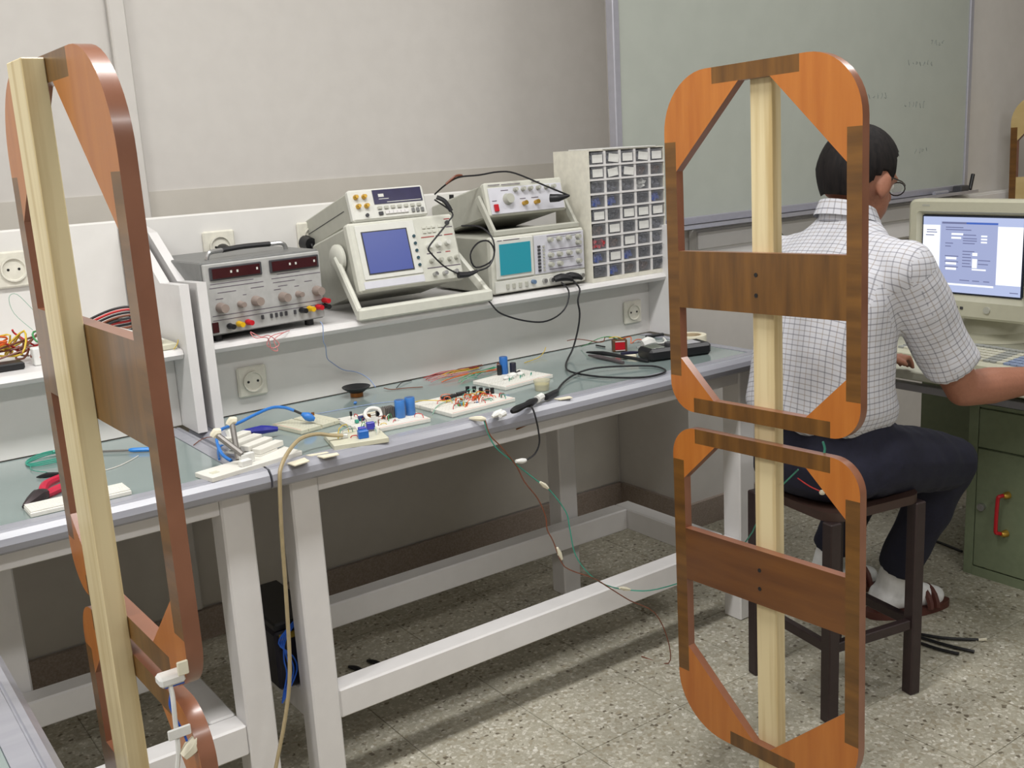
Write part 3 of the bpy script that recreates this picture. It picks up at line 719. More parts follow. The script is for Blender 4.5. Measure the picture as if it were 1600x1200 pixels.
single('probe_cable', mb, blk_wire, 'long black probe cable running from the right oscilloscope down across the glass', 'cable')
mb = MB().tube([(1.573, 2.335, .9945), (1.580, 2.312, .990), (1.600, 2.300, .960), (1.641, 2.299, .939), (1.694, 2.299, .921), (1.750, 2.299, .911), (1.800, 2.299, .920), (1.835, 2.299, .945), (1.850, 2.305, .985), (1.838, 2.322, 1.010)], .0024, 6)
single('probe_cable', mb, blk_wire, 'black cable sagging in a bow below the shelf under the turquoise-screen oscilloscope', 'cable')

# ------------------------------------------------------------------ drawer cabinet
X0, X1, YF, YB, Z0, Z1 = 1.966, 2.262, 2.335, 2.495, SH, 1.368
t = thing('drawer_cabinet', 'cream small-parts cabinet with rows of clear drawers at the right end of the shelf', 'drawer cabinet', ((X0 + X1) / 2, 2.41, SH))
part('shell', B(X0, X0 + .003, YF, YB, Z0, Z1).box(X1 - .003, X1, YF, YB, Z0, Z1).box(X0 + .003, X1 - .003, YF, YB, Z1 - .003, Z1).box(X0 + .003, X1 - .003, YF, YB, Z0, Z0 + .012).box(X0 + .003, X1 - .003, YB - .003, YB, Z0 + .012, Z1 - .003), socket_m, t)
NC, NR = 5, 9
pw = (X1 - X0 - .006) / NC; ph = (Z1 - .003 - Z0 - .012) / NR
grid = MB()
for c in range(1, NC): grid.box(X0 + .003 + c * pw - .0045, X0 + .003 + c * pw + .0045, YF, YB - .003, Z0 + .012, Z1 - .003)
part('upright_divider', grid, white_paint, t)
for r in range(1, NR):
    part('shelf_divider', B(X0 + .003, X1 - .003, YF - .002, YB - .003, Z0 + .012 + r * ph - .0028, Z0 + .012 + r * ph + .0028), white_paint, t)
clear = glassy('clear_drawer_plastic', 170, 172, 178, .16)
I = ROOTM[t.name].inverted()
dw, dh = pw - .0105, ph - .0065
dm = MB().box(-dw / 2, dw / 2, 0, .0015, 0, dh).box(-dw / 2, -dw / 2 + .0012, .0015, .14, 0, dh * .8).box(dw / 2 - .0012, dw / 2, .0015, .14, 0, dh * .8).box(-dw / 2 + .0012, dw / 2 - .0012, .0015, .14, 0, .0012)
dm.box(-dw / 2, dw / 2, -.009, -.0001, dh - .0045, dh - .003)
proto = mk('drawer', dm, clear, t, local=True)
card = mk('label_card', MB().box(-dw * .40, dw * .40, -.0012, -.0003, .004, dh - .007), paper_m, proto, local=True)
fill = {}
def stuffmesh(k, col):
    r = random.Random(k); mb = MB()
    for i in range(30):
        mb.box(-.5, .5, -.5, .5, -.5, .5, M=T(r.uniform(-dw * .36, dw * .36), r.uniform(.006, .03), r.uniform(.006, dh * .66)) @ Matrix.Rotation(r.uniform(0, 3), 4, V((r.random(), r.random(), r.random() + .1))) @ Matrix.Diagonal(V((r.uniform(.006, .018), r.uniform(.005, .012), r.uniform(.004, .01), 1))))
    o = mk('contents', mb, col, proto, local=True); tag(o, kind='stuff'); return o
cols = {'g': plain('mixed_parts_grey', 96, 98, 108, .5, var=.3, scale=60), 'r': red_m, 'b': plain('blue_parts', 40, 70, 150, .5), 'n': plain('brown_parts', 92, 72, 60, .5, var=.4, scale=60), 'k': plain('dark_parts', 46, 48, 56, .5, var=.4, scale=60), 'e': plain('green_parts', 40, 110, 80, .5), 'w': paper_m}
fills = {c: stuffmesh(i, m) for i, (c, m) in enumerate(cols.items())}
LAY = ['CcCcC', 'Cccn.', 'gggwg', 'bbkkb', 'CkCCC', 'nCkCg', 'rnCgg', 'bCbkk', 'kbnnk']
firstd = True
for r in range(NR):
    for c in range(NC):
        code = LAY[r][c]
        loc = I @ V((X0 + .003 + (c + .5) * pw, YF - .0005, Z1 - .003 - (r + 1) * ph + .0032))
        d = proto if firstd else inst(proto, t, (0, 0, 0))
        d.location = loc
        if code in 'Cc':
            cd = card if firstd else inst(card, d, (0, 0, 0))
            if code == 'c' and cd is not card: cd.rotation_euler = (0, .12 * (1 if (r + c) % 2 else -1), 0); cd.location = (.002, 0, 0)
            k = 'g'
        else: k = code if code in fills else 'n'
        inst(fills[k], d, (0, 0, 0))
        firstd = False
for o in fills.values(): bpy.data.objects.remove(o)
single('paper_sheet', B(2.02, 2.225, 2.332, 2.49, Z1 + .0005, Z1 + .003), paper_m, 'white paper lying on top of the drawer cabinet', 'paper')

# ------------------------------------------------------------------ things on the glass of the long bench
GT = .7970
def quadframe(p0, p1, p2):
    """frame with origin p0, x along p0->p1, y towards p2 (z up): returns matrix, lengths"""
    a = V((p1[0] - p0[0], p1[1] - p0[1], 0)); lx = a.length; a.normalize()
    b = V((-a.y, a.x, 0)); ly = abs(V((p2[0] - p0[0], p2[1] - p0[1], 0)).dot(b))
    M = Matrix(((a.x, b.x, 0, p0[0]), (a.y, b.y, 0, p0[1]), (0, 0, 1, GT), (0, 0, 0, 1)))
    return M, lx, ly
def bboard(name, label, M, lx, ly, mat, h=.0095, rails=True, cat='breadboard', group=None):
    t = thing(name, label, cat, tuple(M @ V((lx / 2, ly / 2, 0))), group)
    g = .0012
    if rails:
        ys = [(0, ly * .17), (ly * .17 + g, ly * .5 - g * 2), (ly * .5 + g * 2, ly * .83 - g), (ly * .83, ly)]
        mb = MB()
        for a_, b_ in ys: mb.box(0, lx, a_, b_, .0012, h, .0006, M=M)
        part('body', mb, mat, t)
        part('back_plate', MB().box(.001, lx - .001, .001, ly - .001, 0, .0032, M=M), mat, t)
        part('red_rail_line', MB().box(.004, lx - .004, ly * .015, ly * .03, h, h + .0003, M=M), plain('faded_red_line', 205, 150, 140, .6), t)
        holes = MB()
        n = int(lx / .0105)
        for a_, b_ in ys[1:3]:
            for i in range(n):
                for q in (.15, .4, .65, .9):
                    x = .006 + i * (lx - .012) / max(1, n - 1); y = a_ + (b_ - a_) * q
                    holes.box(x - .0007, x + .0007, y - .0007, y + .0007, h, h + .00015, M=M)
        tag(part('contact_holes', holes, plain('hole_grey', 150, 148, 142, .8), t), kind='stuff')
    else:
        part('body', MB().box(0, lx, 0, ly, 0, h, .001, M=M), mat, t)
    return t
def jumper(t, M, x0, y0, x1, y1, h, col, hb=.0095, r=.001):
    d = (x1 - x0) * .15
    return part('jumper_wire', MB().tube([M @ V((x0, y0, hb)), M @ V((x0 + d, y0 + (y1 - y0) * .15, hb + h)), M @ V((x1 - d, y1 - (y1 - y0) * .15, hb + h)), M @ V((x1, y1, hb))], r, 4, 2), WIRE[col], t)
def capacitor(t, p, r, h, m, top=metal_m):
    c = part('capacitor', MB().tube([p, V(p) + V((0, 0, .0015)), V(p) + V((0, 0, h - .0015)), V(p) + V((0, 0, h))], [r * .92, r, r, r * .92], 14, 1), m, t)
    part('capacitor_top', MB().cyl(V(p) + V((0, 0, h)), V(p) + V((0, 0, h + .0006)), r * .75, n=14), top, c)
    return c
rr = random.Random(11)
# bare cream board
M, lx, ly = quadframe((.894, 2.212), (.914, 2.115), (1.012, 2.16)); ly = .112
tb = bboard('breadboard', 'bare cream breadboard lying askew near the shelf end panel', M, lx + .01, ly, bb_old)
part('brass_terminal', MB().cyl(M @ V((.018, ly * .90, .0095)), M @ V((.018, ly * .90, .016)), .004, n=8), copper_m, tb)
# board with the two large capacitors
M, lx, ly = quadframe((1.009, 1.992), (1.174, 1.979), (1.027, 2.16)); ly = .152
tb = bboard('breadboard', 'white breadboard with two tall blue capacitors and a grey heat sink', M, lx, ly, bb_m)
hb = .0095
for x, y in ((.117, .055), (.146, .062)): capacitor(tb, M @ V((x, y, hb)), .0118, .041, blue_cap, plain('capacitor_top_blue', 70, 100, 150, .3))
hs = MB()
for k in range(7): hs.box(.082 + k * .004, .0835 + k * .004, .060, .082, hb, hb + .026, M=M)
hs.box(.082, .1075, .070, .073, hb, hb + .026, M=M)
part('heat_sink', hs, sink_m, tb)
part('heat_sink', MB().box(.158, .166, .075, .10, hb, hb + .026, .001, M=M), plain('violet_grey_metal', 108, 100, 130, .45, .3), tb)
tor = MB()
for i in range(17): pass
tor.tube([M @ V((.062 + .020 * math.cos(a_), .080 + .009 * math.sin(a_) + .0, hb + .013 + .012 * math.sin(a_))) for a_ in [2 * PI * i / 16 for i in range(17)]], .0045, 8, 1)
part('ring_coil', tor, paper_m, tb)
part('component', MB().box(.030, .045, .088, .097, hb, hb + .011, .001, M=M), plain('dark_blue_component', 40, 46, 110, .4), tb)
part('component', MB().box(.016, .024, .075, .083, hb, hb + .008, .001, M=M), WIRE['teal'], tb)
part('component', MB().box(.046, .062, .094, .103, hb, hb + .010, .001, M=M), copper_m, tb)
part('component', MB().box(.078, .086, .098, .106, hb, hb + .013, .001, M=M), dark_m, tb)
part('component', MB().box(.088, .097, .086, .094, hb, hb + .016, .001, M=M), blue_cap, tb)
part('transistor', MB().box(.022, .026, .118, .123, hb + .008, hb + .018, M=M).tube([M @ V((.024, .120, hb)), M @ V((.024, .120, hb + .009))], .0007, 4, 1), dark_m, tb)
part('tape_strip', MB().box(.052, .098, .112, .120, hb + .006, hb + .008, M=M).box(.098, .108, .108, .122, hb + .006, hb + .013, .002, M=M), tape_m, tb)
part('white_card', MB().box(.028, .056, .040, .0412, hb, hb + .016, M=M), paper_m, tb)
for k in range(22):
    x = rr.uniform(.01, .155); y = rr.uniform(.012, .13)
    jumper(tb, M, x, y, x + rr.uniform(-.02, .02), min(.14, max(.01, y + rr.uniform(-.02, .02))), rr.uniform(.003, .012), rr.choice(['white', 'red', 'orange', 'green', 'white', 'yellow', 'brown', 'teal']))
# small board with blue relays
M, lx, ly = quadframe((.910, 1.934), (1.022, 1.905), (.966, 2.06)); ly = .108; lx = .118
tb = bboard('breadboard', 'small cream breadboard with blue relay blocks and a beige cable', M, lx, ly, bb_old, .011, False)
hb = .011
part('relay', MB().box(.058, .080, .018, .034, hb, hb + .017, .0012, M=M), blue_relay, tb)
part('relay', MB().box(.066, .083, .050, .062, hb, hb + .016, .0012, M=M), ink_relay, tb)
part('relay', MB().box(.088, .106, .066, .078, hb + .004, hb + .020, .0012, M=M), ink_relay, tb)
part('clear_terminal_block', MB().box(.026, .040, .040, .054, hb, hb + .010, .001, M=M), glassy('clear_plastic', 205, 205, 200, .5), tb)
for x0, y0, x1, y1, h, c in ((.02, .05, .052, .09, .02, 'yellow'), (.024, .056, .06, .085, .015, 'palegreen'), (.045, .04, .06, .04, .004, 'red'), (.03, .062, .07, .088, .012, 'white'), (.10, .03, .112, .05, .01, 'white'), (.10, .03, .105, .08, .008, 'palegreen')):
    jumper(tb, M, x0, y0, x1, y1, h, c, hb, .0011)
# crowded board
M, lx, ly = quadframe((1.229, 1.974), (1.418, 1.988), (1.256, 2.13)); ly = .158
tb = bboard('breadboard', 'white breadboard crowded with orange jumper wires and black chips', M, lx, ly, bb_m)
hb = .0095
for x0, x1, y in ((.062, .105, .118), (.110, .145, .122)):
    part('chip', MB().box(x0, x1, y, y + .009, hb, hb + .009, .0008, M=M), dark_m, tb)
for x, y, h in ((.156, .142, .014), (.166, .128, .014), (.163, .098, .016), (.175, .088, .013), (.184, .080, .014)):
    part('capacitor', MB().cyl(M @ V((x, y, hb)), M @ V((x, y, hb + h)), .005, n=10), dark_m, tb)
part('capacitor', MB().cyl(M @ V((.172, .134, hb)), M @ V((.172, .134, hb + .010)), .003, n=10), blue_cap, tb)
part('component', MB().box(.060, .069, .045, .052, hb, hb + .007, .001, M=M), blue_cap, tb)
part('component', MB().box(.052, .060, .042, .048, hb, hb + .006, .001, M=M), WIRE['green'], tb)
part('component', MB().box(.112, .120, .060, .066, hb, hb + .010, .001, M=M), WIRE['orange'], tb)
part('component', MB().box(.080, .086, .070, .076, hb, hb + .009, .001, M=M), copper_m, tb)
part('component', MB().box(.100, .106, .035, .041, hb, hb + .004, .001, M=M), blue_cap, tb)
part('component', MB().box(.124, .133, .068, .075, hb, hb + .009, .001, M=M), plain('olive_component', 110, 100, 60, .5), tb)
for k in range(64):
    x = rr.uniform(.05, .175); y = rr.uniform(.025, .125)
    jumper(tb, M, x, y, min(.183, max(.01, x + rr.uniform(-.028, .028))), min(.145, max(.01, y + rr.uniform(-.02, .02))), rr.uniform(.003, .012), rr.choice(['red', 'orange', 'orange', 'red', 'white', 'brown', 'teal', 'orange', 'yellow', 'palegreen']))
# long pale board with capacitors behind
M, lx, ly = quadframe((1.469, 2.098), (1.637, 2.120), (1.483, 2.195)); ly = .125
tb = bboard('breadboard', 'pale breadboard nearest the tall blue capacitor, with white putty lumps', M, lx, ly, bb_m)
for x, y, s in ((.062, .065, .009), (.095, .075, .014), (.118, .070, .011), (.075, .055, .008)):
    part('putty_lump', MB().sph(M @ V((x, y, hb + .003)), (s, s * .8, s * .55), 10), paper_m, tb)
for k in range(7): jumper(tb, M, .05 + k * .013, .04 + .006 * (k % 3), .062 + k * .013, .05, .006, ['teal', 'palegreen', 'white'][k % 3])
capacitor(tb, M @ V((.105, .118, hb)), .0112, .046, plain('blue_capacitor_deep', 44, 104, 176, .3), plain('capacitor_top_blue', 70, 100, 150, .3))
capacitor(tb, M @ V((.088, .117, hb)), .0065, .026, dark_m, darkgrey_m)
capacitor(tb, M @ V((.127, .106, hb)), .0085, .027, plain('navy_capacitor', 34, 36, 52, .35), darkgrey_m)
part('component', MB().cyl(M @ V((.133, .098, hb)), M @ V((.142, .096, hb + .003)), .003, n=8), dark_m, tb)
part('transistor', MB().tube([M @ V((.088, .112, hb)), M @ V((.084, .12, hb + .026)), M @ V((.089, .122, hb + .030)), M @ V((.096, .12, hb + .027))], [.0008, .0014, .0025, .001], 5, 3), WIRE['brown'], tb)
# long board with bits of white breadboard stacked on it
M, lx, ly = quadframe((.640, 1.912), (.835, 1.952), (.650, 1.99)); lx = .212; ly = .062
tb = thing('breadboard_offcuts', 'long white board with small white blocks and breadboard strips piled on it', 'breadboard', tuple(M @ V((.1, .03, 0))))
part('body', MB().box(0, lx, 0, ly, 0, .010, .001, M=M), bb_m, tb)
part('white_block', MB().box(.072, .096, .006, .020, .0101, .022, .001, M=M), paper_m, tb)
part('white_block', MB().box(.082, .112, .020, .032, .0101, .030, .001, M=M), paper_m, tb)
part('socket_recess', MB().box(.014, .03, .02, .034, .0101, .0106, M=M), bb_old, tb)
Ms = M @ T(.128, .030, .0101) @ RZ(math.radians(14))
for k in range(4):
    part('breadboard_strip', MB().box(.004 * k, .075 + .003 * k, .085 - .026 * k, .085 - .026 * k + .0225, .020 - .0055 * k, .031 - .0055 * k, .0008, M=Ms), bb_m, tb)
part('strip_support', MB().box(.008, .062, .005, .100, 0, .0030, M=Ms), bb_m, tb)
for (a_, b_) in (((.086, .024, .031), (.064, .075, .070)), ((.098, .060, .0102), (.118, .10, .078))):
    p = M @ V(a_); q = M @ V(b_)
    st = part('grey_leg', MB().tube([p, q], .0062, 8, 1), sink_m, tb)
    part('taped_end', MB().tube([q + V((-.007, .001, -.004)), q + V((0, 0, .004)), q + V((.009, -.001, .003))], [.007, .0095, .007], 8, 2), tape_m, st)
part('curled_paper', MB().tube([M @ V((.128, .12, .012)), M @ V((.135, .13, .035)), M @ V((.133, .138, .055))], [.012, .011, .010], 8, 3), paper_m, tb)
# blue cord
mb = MB().tube([(.712, 1.998, .806), (.706, 2.03, .815), (.716, 2.08, .832), (.737, 2.115, .842), (.770, 2.150, .838), (.80, 2.165, .838), (.842, 2.178, .845), (.887, 2.190, .850), (.915, 2.185, .846), (.932, 2.170, .838)], .0036, 7)
mb.tube([(.706, 2.05, .800), (.737, 2.13, .803), (.79, 2.16, .805), (.82, 2.165, .808)], .0026, 6)
mb.tube([(.932, 2.170, .838), (.944, 2.158, .830)], .0028, 7, 1, 1)
mb.tube([(.944, 2.158, .830), (.953, 2.150, .824), (.959, 2.145, .820), (.966, 2.14, .816)], [.004, .010, .009, .004], 10, 2)
single('blue_cable', mb, [WIRE['blue'], dark_m], 'bright blue cord arching over to the cream breadboard, with a blue plug', 'cord')
mb = MB().tube([(.80, 2.16, .815), (.84, 2.14, .818), (.872, 2.13, .815)], [.006, .010, .005], 8, 3)
single('blue_clip', mb, plain('deep_blue_plastic', 34, 40, 140, .35), 'dark blue clip with tape lying behind the stacked breadboard strips', 'clip')
single('wire_scrap', MB().tube([(.815, 2.145, .812), (.79, 2.135, .822), (.77, 2.13, .812), (.80, 2.12, .81)], .0035, 6).tube([(.79, 2.19, .800), (.75, 2.24, .800), (.705, 2.20, .800)], .001, 5), WIRE['brown'], 'brown wire and tape tangle between the two grey legs and the blue cord', 'wire')
# beige cable over the edge
mb = MB().tube([(.948, 1.965, .816), (.925, 1.972, .820), (.890, 1.972, .830), (.845, 1.955, .832), (.800, 1.915, .822), (.772, 1.890, .803), (.764, 1.884, .780), (.758, 1.885, .700), (.755, 1.887, .620), (.751, 1.888, .510), (.742, 1.888, .371), (.722, 1.888, .278), (.691, 1.888, .180), (.66, 1.888, .08), (.64, 1.87, .006), (.60, 1.80, .0045)], .0042, 7)
single('beige_cable', mb, WIRE['beige'], 'beige cable arching off the bench edge and hanging down beside the legs', 'cable')
# speaker, tub
c = V((1.180, 2.345, GT))
t = thing('loudspeaker', 'small black loudspeaker cone lying magnet down at the back of the bench', 'loudspeaker', tuple(c))
part('magnet', MB().cyl(c, c + V((0, 0, .010)), .0165, n=18), copper_m, t)
part('basket', MB().lathe([(.0165, .010), (.018, .0105), (.034, .022), (.036, .024), (.036, .0255), (.033, .0255), (.012, .014), (0, .015)], c, 24), dark_m, t)
c = V((1.535, 2.035, GT))
t = thing('plastic_tub', 'small clear tub half full of yellow paste in front of the pale breadboard', 'tub', tuple(c))
part('cup', MB().lathe([(0, 0), (.0175, 0), (.0215, .026), (.0205, .026), (.0168, .001), (0, .001)], c, 20), glassy('tub_plastic', 215, 212, 190, .45), t)
part('paste', MB().lathe([(0, .0012), (.0160, .0012), (.0182, .015), (0, .0155)], c, 18), plain('yellow_paste', 205, 190, 120, .6), t)
# loose wires on the glass
def loose(col, label, pts, r=.0011, name='loose_wire'):
    return single(name, MB().tube([(x, y, GT + z) for x, y, z in pts], r, 5, 4), WIRE[col], label, 'wire', None)
loose('brown', 'brown wire scrap on the glass just right of the loudspeaker', [(1.265, 2.357, .004), (1.275, 2.335, .0015), (1.31, 2.32, .0015), (1.345, 2.295, .0015)])
loose('black', 'dark wire scrap at the foot of the shelf panel, left of the coloured wires', [(1.29, 2.335, .003), (1.33, 2.375, .004), (1.365, 2.385, .0015)])
pile = [('red', 1.40, 2.375, 1.58, 2.385), ('yellow', 1.43, 2.350, 1.575, 2.375), ('pink', 1.385, 2.325, 1.52, 2.345), ('green', 1.44, 2.262, 1.60, 2.33), ('orange', 1.41, 2.30, 1.60, 2.31), ('teal', 1.50, 2.29, 1.63, 2.34), ('brown', 1.47, 2.36, 1.60, 2.392), ('palegreen', 1.43, 2.25, 1.50, 2.272)]
for k, (c, xa, ya, xb, yb_) in enumerate(pile):
    for q in range(2):
        dy = (q - .5) * .012; z = .0016 + .0012 * ((k + q) % 5)
        loose(c, ['lower', 'upper'][q] + ' ' + c.replace('pale', 'pale ') + ' strand in the heap of loose coloured wires behind the breadboards',
              [(xa, ya + dy, z), ((xa * 2 + xb) / 3, (ya * 2 + yb_) / 3 + dy + .006, z + .004), ((xa + 2 * xb) / 3, (ya + 2 * yb_) / 3 + dy - .004, z + .003), (xb, yb_ + dy * .5, z)])
loose('yellow', 'yellow wire bridging the capacitor board and the crowded board', [(1.168, 2.075, .020), (1.207, 2.096, .022), (1.24, 2.09, .020), (1.285, 2.07, .0125)])
loose('palegreen', 'pale green wire bridging onto the corner of the crowded board', [(1.21, 2.03, .0015), (1.235, 2.05, .012), (1.27, 2.07, .013), (1.31, 2.085, .013)])
loose('paleblue', 'thin pale blue wire curling in front of the loudspeaker', [(1.02, 2.25, .0015), (1.10, 2.24, .002), (1.17, 2.23, .002), (1.23, 2.20, .002), (1.26, 2.15, .002)], .0009)
loose('yellow', 'yellow-green wire scrap near the black cable, beside the panel socket', [(1.70, 2.33, .0015), (1.76, 2.345, .004), (1.80, 2.37, .010), (1.82, 2.385, .02)])
single('blue_bead', MB().sph((1.135, 2.268, GT + .004), (.005, .004, .004), 8), blue_cap, 'tiny blue bead on the glass below the loudspeaker', 'bead')
# probe connectors on the rim
mb = MB().tube([(1.455, 1.932, .812), (1.43, 1.917, .812)], [.009, .009], 8, 1, 1)
mb.tube([(1.425, 1.915, .812), (1.395, 1.900, .812), (1.38, 1.895, .812), (1.345, 1.885, .810), (1.33, 1.882, .808)], [.006, .010, .007, .009, .005], 8, 2)
mb.tube([(1.39, 1.897, .810), (1.394, 1.888, .802), (1.397, 1.882, .78), (1.402, 1.881, .750), (1.403, 1.881, .718), (1.388, 1.881, .695), (1.362, 1.881, .686)], .0020, 6)
single('probe_connector', mb, [dark_m, paper_m], 'black probe connectors on the bench rim with a short black lead hanging down', 'probe')
mb = MB().tube([(1.362, 1.881, .686), (1.35, 1.881, .687), (1.333, 1.881, .690)], [.004, .0065, .004], 8, 2)
single('crocodile_clip', mb, paper_m, 'white taped clip at the end of the hanging black lead', 'clip')
single('crocodile_clip', MB().tube([(1.243, 1.925, .802), (1.249, 1.910, .803), (1.258, 1.898, .803), (1.266, 1.893, .801)], [.002, .0055, .0065, .003], 8, 2), tape_m, 'white clip lying across the rim where the red and green wires start', 'clip')
single('crocodile_clip', MB().tube([(1.285, 1.895, .802), (1.30, 1.90, .805), (1.318, 1.905, .807)], [.003, .008, .006], 8, 2).tube([(1.300, 1.885, .804), (1.316, 1.893, .805)], [.005, .008], 8, 1), paper_m, 'bulky white clip on the rim at the tip of the probe connectors', 'clip')
single('copper_stick', MB().tube([(1.388, 1.9485, .742), (1.41, 1.9485, .745), (1.436, 1.9485, .749)], .002, 6, 2), copper_m, 'short copper-coloured stick on the apron below the probe connectors', 'stick')
# red and green wires hanging to the rail
G = [(1.262, 1.895, .800), (1.268, 1.888, .765), (1.285, 1.885, .731), (1.325, 1.885, .692), (1.388, 1.885, .633), (1.431, 1.885, .594), (1.475, 1.885, .530), (1.484, 1.885, .488), (1.498, 1.885, .414), (1.538, 1.885, .352), (1.592, 1.885, .305), (1.673, 1.885, .266), (1.69, 1.80, .292), (1.66, 1.60, .41), (1.60, 1.43, .55), (1.55, 1.33, .675), (1.515, 1.225, .775)]
Rd = [(1.264, 1.893, .800), (1.270, 1.886, .765), (1.296, 1.882, .732), (1.335, 1.882, .678), (1.355, 1.882, .636), (1.391, 1.882, .585), (1.411, 1.882, .536), (1.414, 1.882, .502), (1.430, 1.882, .468), (1.452, 1.882, .408), (1.478, 1.882, .380), (1.550, 1.882, .337), (1.598, 1.882, .298), (1.668, 1.882, .240), (1.75, 1.88, .181), (1.795, 1.88, .09), (1.815, 1.90, .004), (1.79, 1.98, .003)]
for nm, P, c, lab in (('hanging_wire', G, 'teal', 'green wire hanging from the bench rim and crossing to the right loop panel'), ('hanging_wire', Rd, 'brown', 'red-brown wire hanging from the bench rim down to the floor')):
    single(nm, MB().tube(P, .0016, 5), WIRE[c], lab, 'wire')
for a_, b_, lab in (((1.401, 1.8835, .623), (1.424, 1.8835, .602), 'white tape tag on the green wire, just under the bench rim'), ((1.440, 1.881, .449), (1.453, 1.881, .415), 'white tape tag half way down the red-brown wire'), ((1.637, 1.885, .284), (1.672, 1.885, .268), 'white tape tag where the two wires cross the lower rail')):
    p, q = V(a_), V(b_); single('tape_tag', MB().tube([p, p * .5 + q * .5, q], [.003, .006, .003], 6, 1), tape_m, lab, 'tape')
# tape stuck on the rim
for pts, lab in (([(.795, 1.915), (.838, 1.925), (.836, 1.896), (.800, 1.888)], 'square of masking tape on the rim beside the beige cable'), ([(.862, 1.916), (.903, 1.908), (.900, 1.892), (.866, 1.894)], 'torn masking tape on the rim in front of the small cream breadboard'), ([(1.490, 1.930), (1.53, 1.922), (1.527, 1.905), (1.494, 1.912)], 'small masking tape piece on the rim right of the probe connectors'), ([(.850, 1.944), (.893, 1.934), (.893, 1.925), (.855, 1.930)], 'crumpled strip of masking tape on the glass near the rim')):
    z0 = .7985 if 'glass' not in lab else .7972
    single('masking_tape_piece', MB().prism(pts, lambda u, v, q: (u, v, q), z0, z0 + .0022), tape_m, lab, 'tape')
# things at the right end of the glass
c = V((1.985, 2.250, GT)); Mt = T(*c) @ RZ(math.radians(-32))
t = thing('transformer', 'small red wound transformer with coloured wires', 'transformer', tuple(c))
part('core', MB().box(-.021, .021, -.013, .013, 0, .034, .001, M=Mt), plain('brown_laminations', 96, 66, 44, .5), t)
part('winding', MB().box(-.0145, .0145, -.0165, .0165, .005, .029, .002, M=Mt), red_m, t)
part('insulation', MB().box(-.014, .014, -.0172, .0172, .0035, .0049, M=Mt).box(-.014, .014, -.0172, .0172, .0291, .0305, M=Mt), paper_m, t)
for cname, P in (('green', [(1.98, 2.25, .832), (1.965, 2.27, .840), (1.94, 2.29, .835), (1.93, 2.33, .815), (1.94, 2.37, .802)]), ('brown', [(1.985, 2.255, .832), (1.96, 2.28, .838), (1.935, 2.27, .828), (1.90, 2.33, .835), (1.88, 2.36, .830)]), ('yellow', [(1.99, 2.24, .832), (1.975, 2.25, .840), (1.955, 2.26, .838)]), ('orange', [(1.99, 2.245, .832), (1.998, 2.215, .840), (1.985, 2.20, .825), (1.995, 2.19, .835), (2.01, 2.19, .834), (2.03, 2.19, .828)])):
    part('wire', MB().tube(P, .0013, 5), WIRE[cname], t)
for P, lab in (([(2.085, 2.385, .815), (2.11, 2.372, .812)], 'upper of two tiny black sticks at the back behind the transformer'), ([(1.99, 2.36, .7995), (1.99, 2.32, .7995)], 'lower of two tiny black sticks at the back behind the transformer')):
    p, q = V(P[0]), V(P[1]); p.z = q.z = .7995
    single('probe_tip', MB().tube([p, q], .0024, 6, 1), dark_m, lab, 'probe')
single('marker_pen', MB().cyl((2.165, 2.330, .802), (2.225, 2.318, .802), .005), dark_m, 'black marker lying behind the white mains plug', 'pen')
# mains plug with white cable
mb = MB().tube([(2.012, 2.182, .820), (2.03, 2.178, .824), (2.05, 2.174, .822)], [.013, .017, .010], 8, 2).tube([(2.05, 2.174, .822), (2.075, 2.185, .812), (2.11, 2.20, .806), (2.15, 2.23, .803), (2.18, 2.27, .802)], .0038, 6)
mb.tube([(2.014, 2.190, .826), (1.992, 2.200, .826)], .0024, 6, 1, 1).tube([(2.014, 2.174, .816), (1.992, 2.184, .813)], .0024, 6, 1, 1)
mb.tube([(2.022, 2.18, .800), (2.022, 2.18, .812)], .008, 8, 1)
single('mains_plug', mb, [paper_m, metal_m], 'white two-pin mains plug with white cable behind the black meter', 'plug')
single('spring_clip', MB().tube([(1.935, 2.188, .804), (1.96, 2.178, .804), (1.985, 2.170, .803)], [.005, .006, .003], 7, 2), plain('navy_plastic', 36, 36, 60, .4), 'navy clip lying in front of the transformer', 'clip')
single('eraser', MB().box(-.022, .022, -.006, .006, 0, .010, .002, M=T(1.93, 2.150, GT) @ RZ(math.radians(-24))), tape_m, 'cream eraser between the tweezers and the black meter', 'eraser')
for k, (P, lab) in enumerate((([(1.882, 2.275, .806), (1.895, 2.22, .808), (1.91, 2.15, .805), (1.925, 2.065, .802)], 'upper arm of the dark probe leads lying beside the black meter'), ([(1.872, 2.255, .802), (1.872, 2.18, .8025), (1.865, 2.10, .8025)], 'lower grey probe lying under the dark probe'))):
    single('test_probe', MB().tube(P, [.0025, .0065, .005, .0045], 7, 3), [dark_m, plain('grey_brown_probe', 84, 76, 78, .5)][k], lab, 'probe')
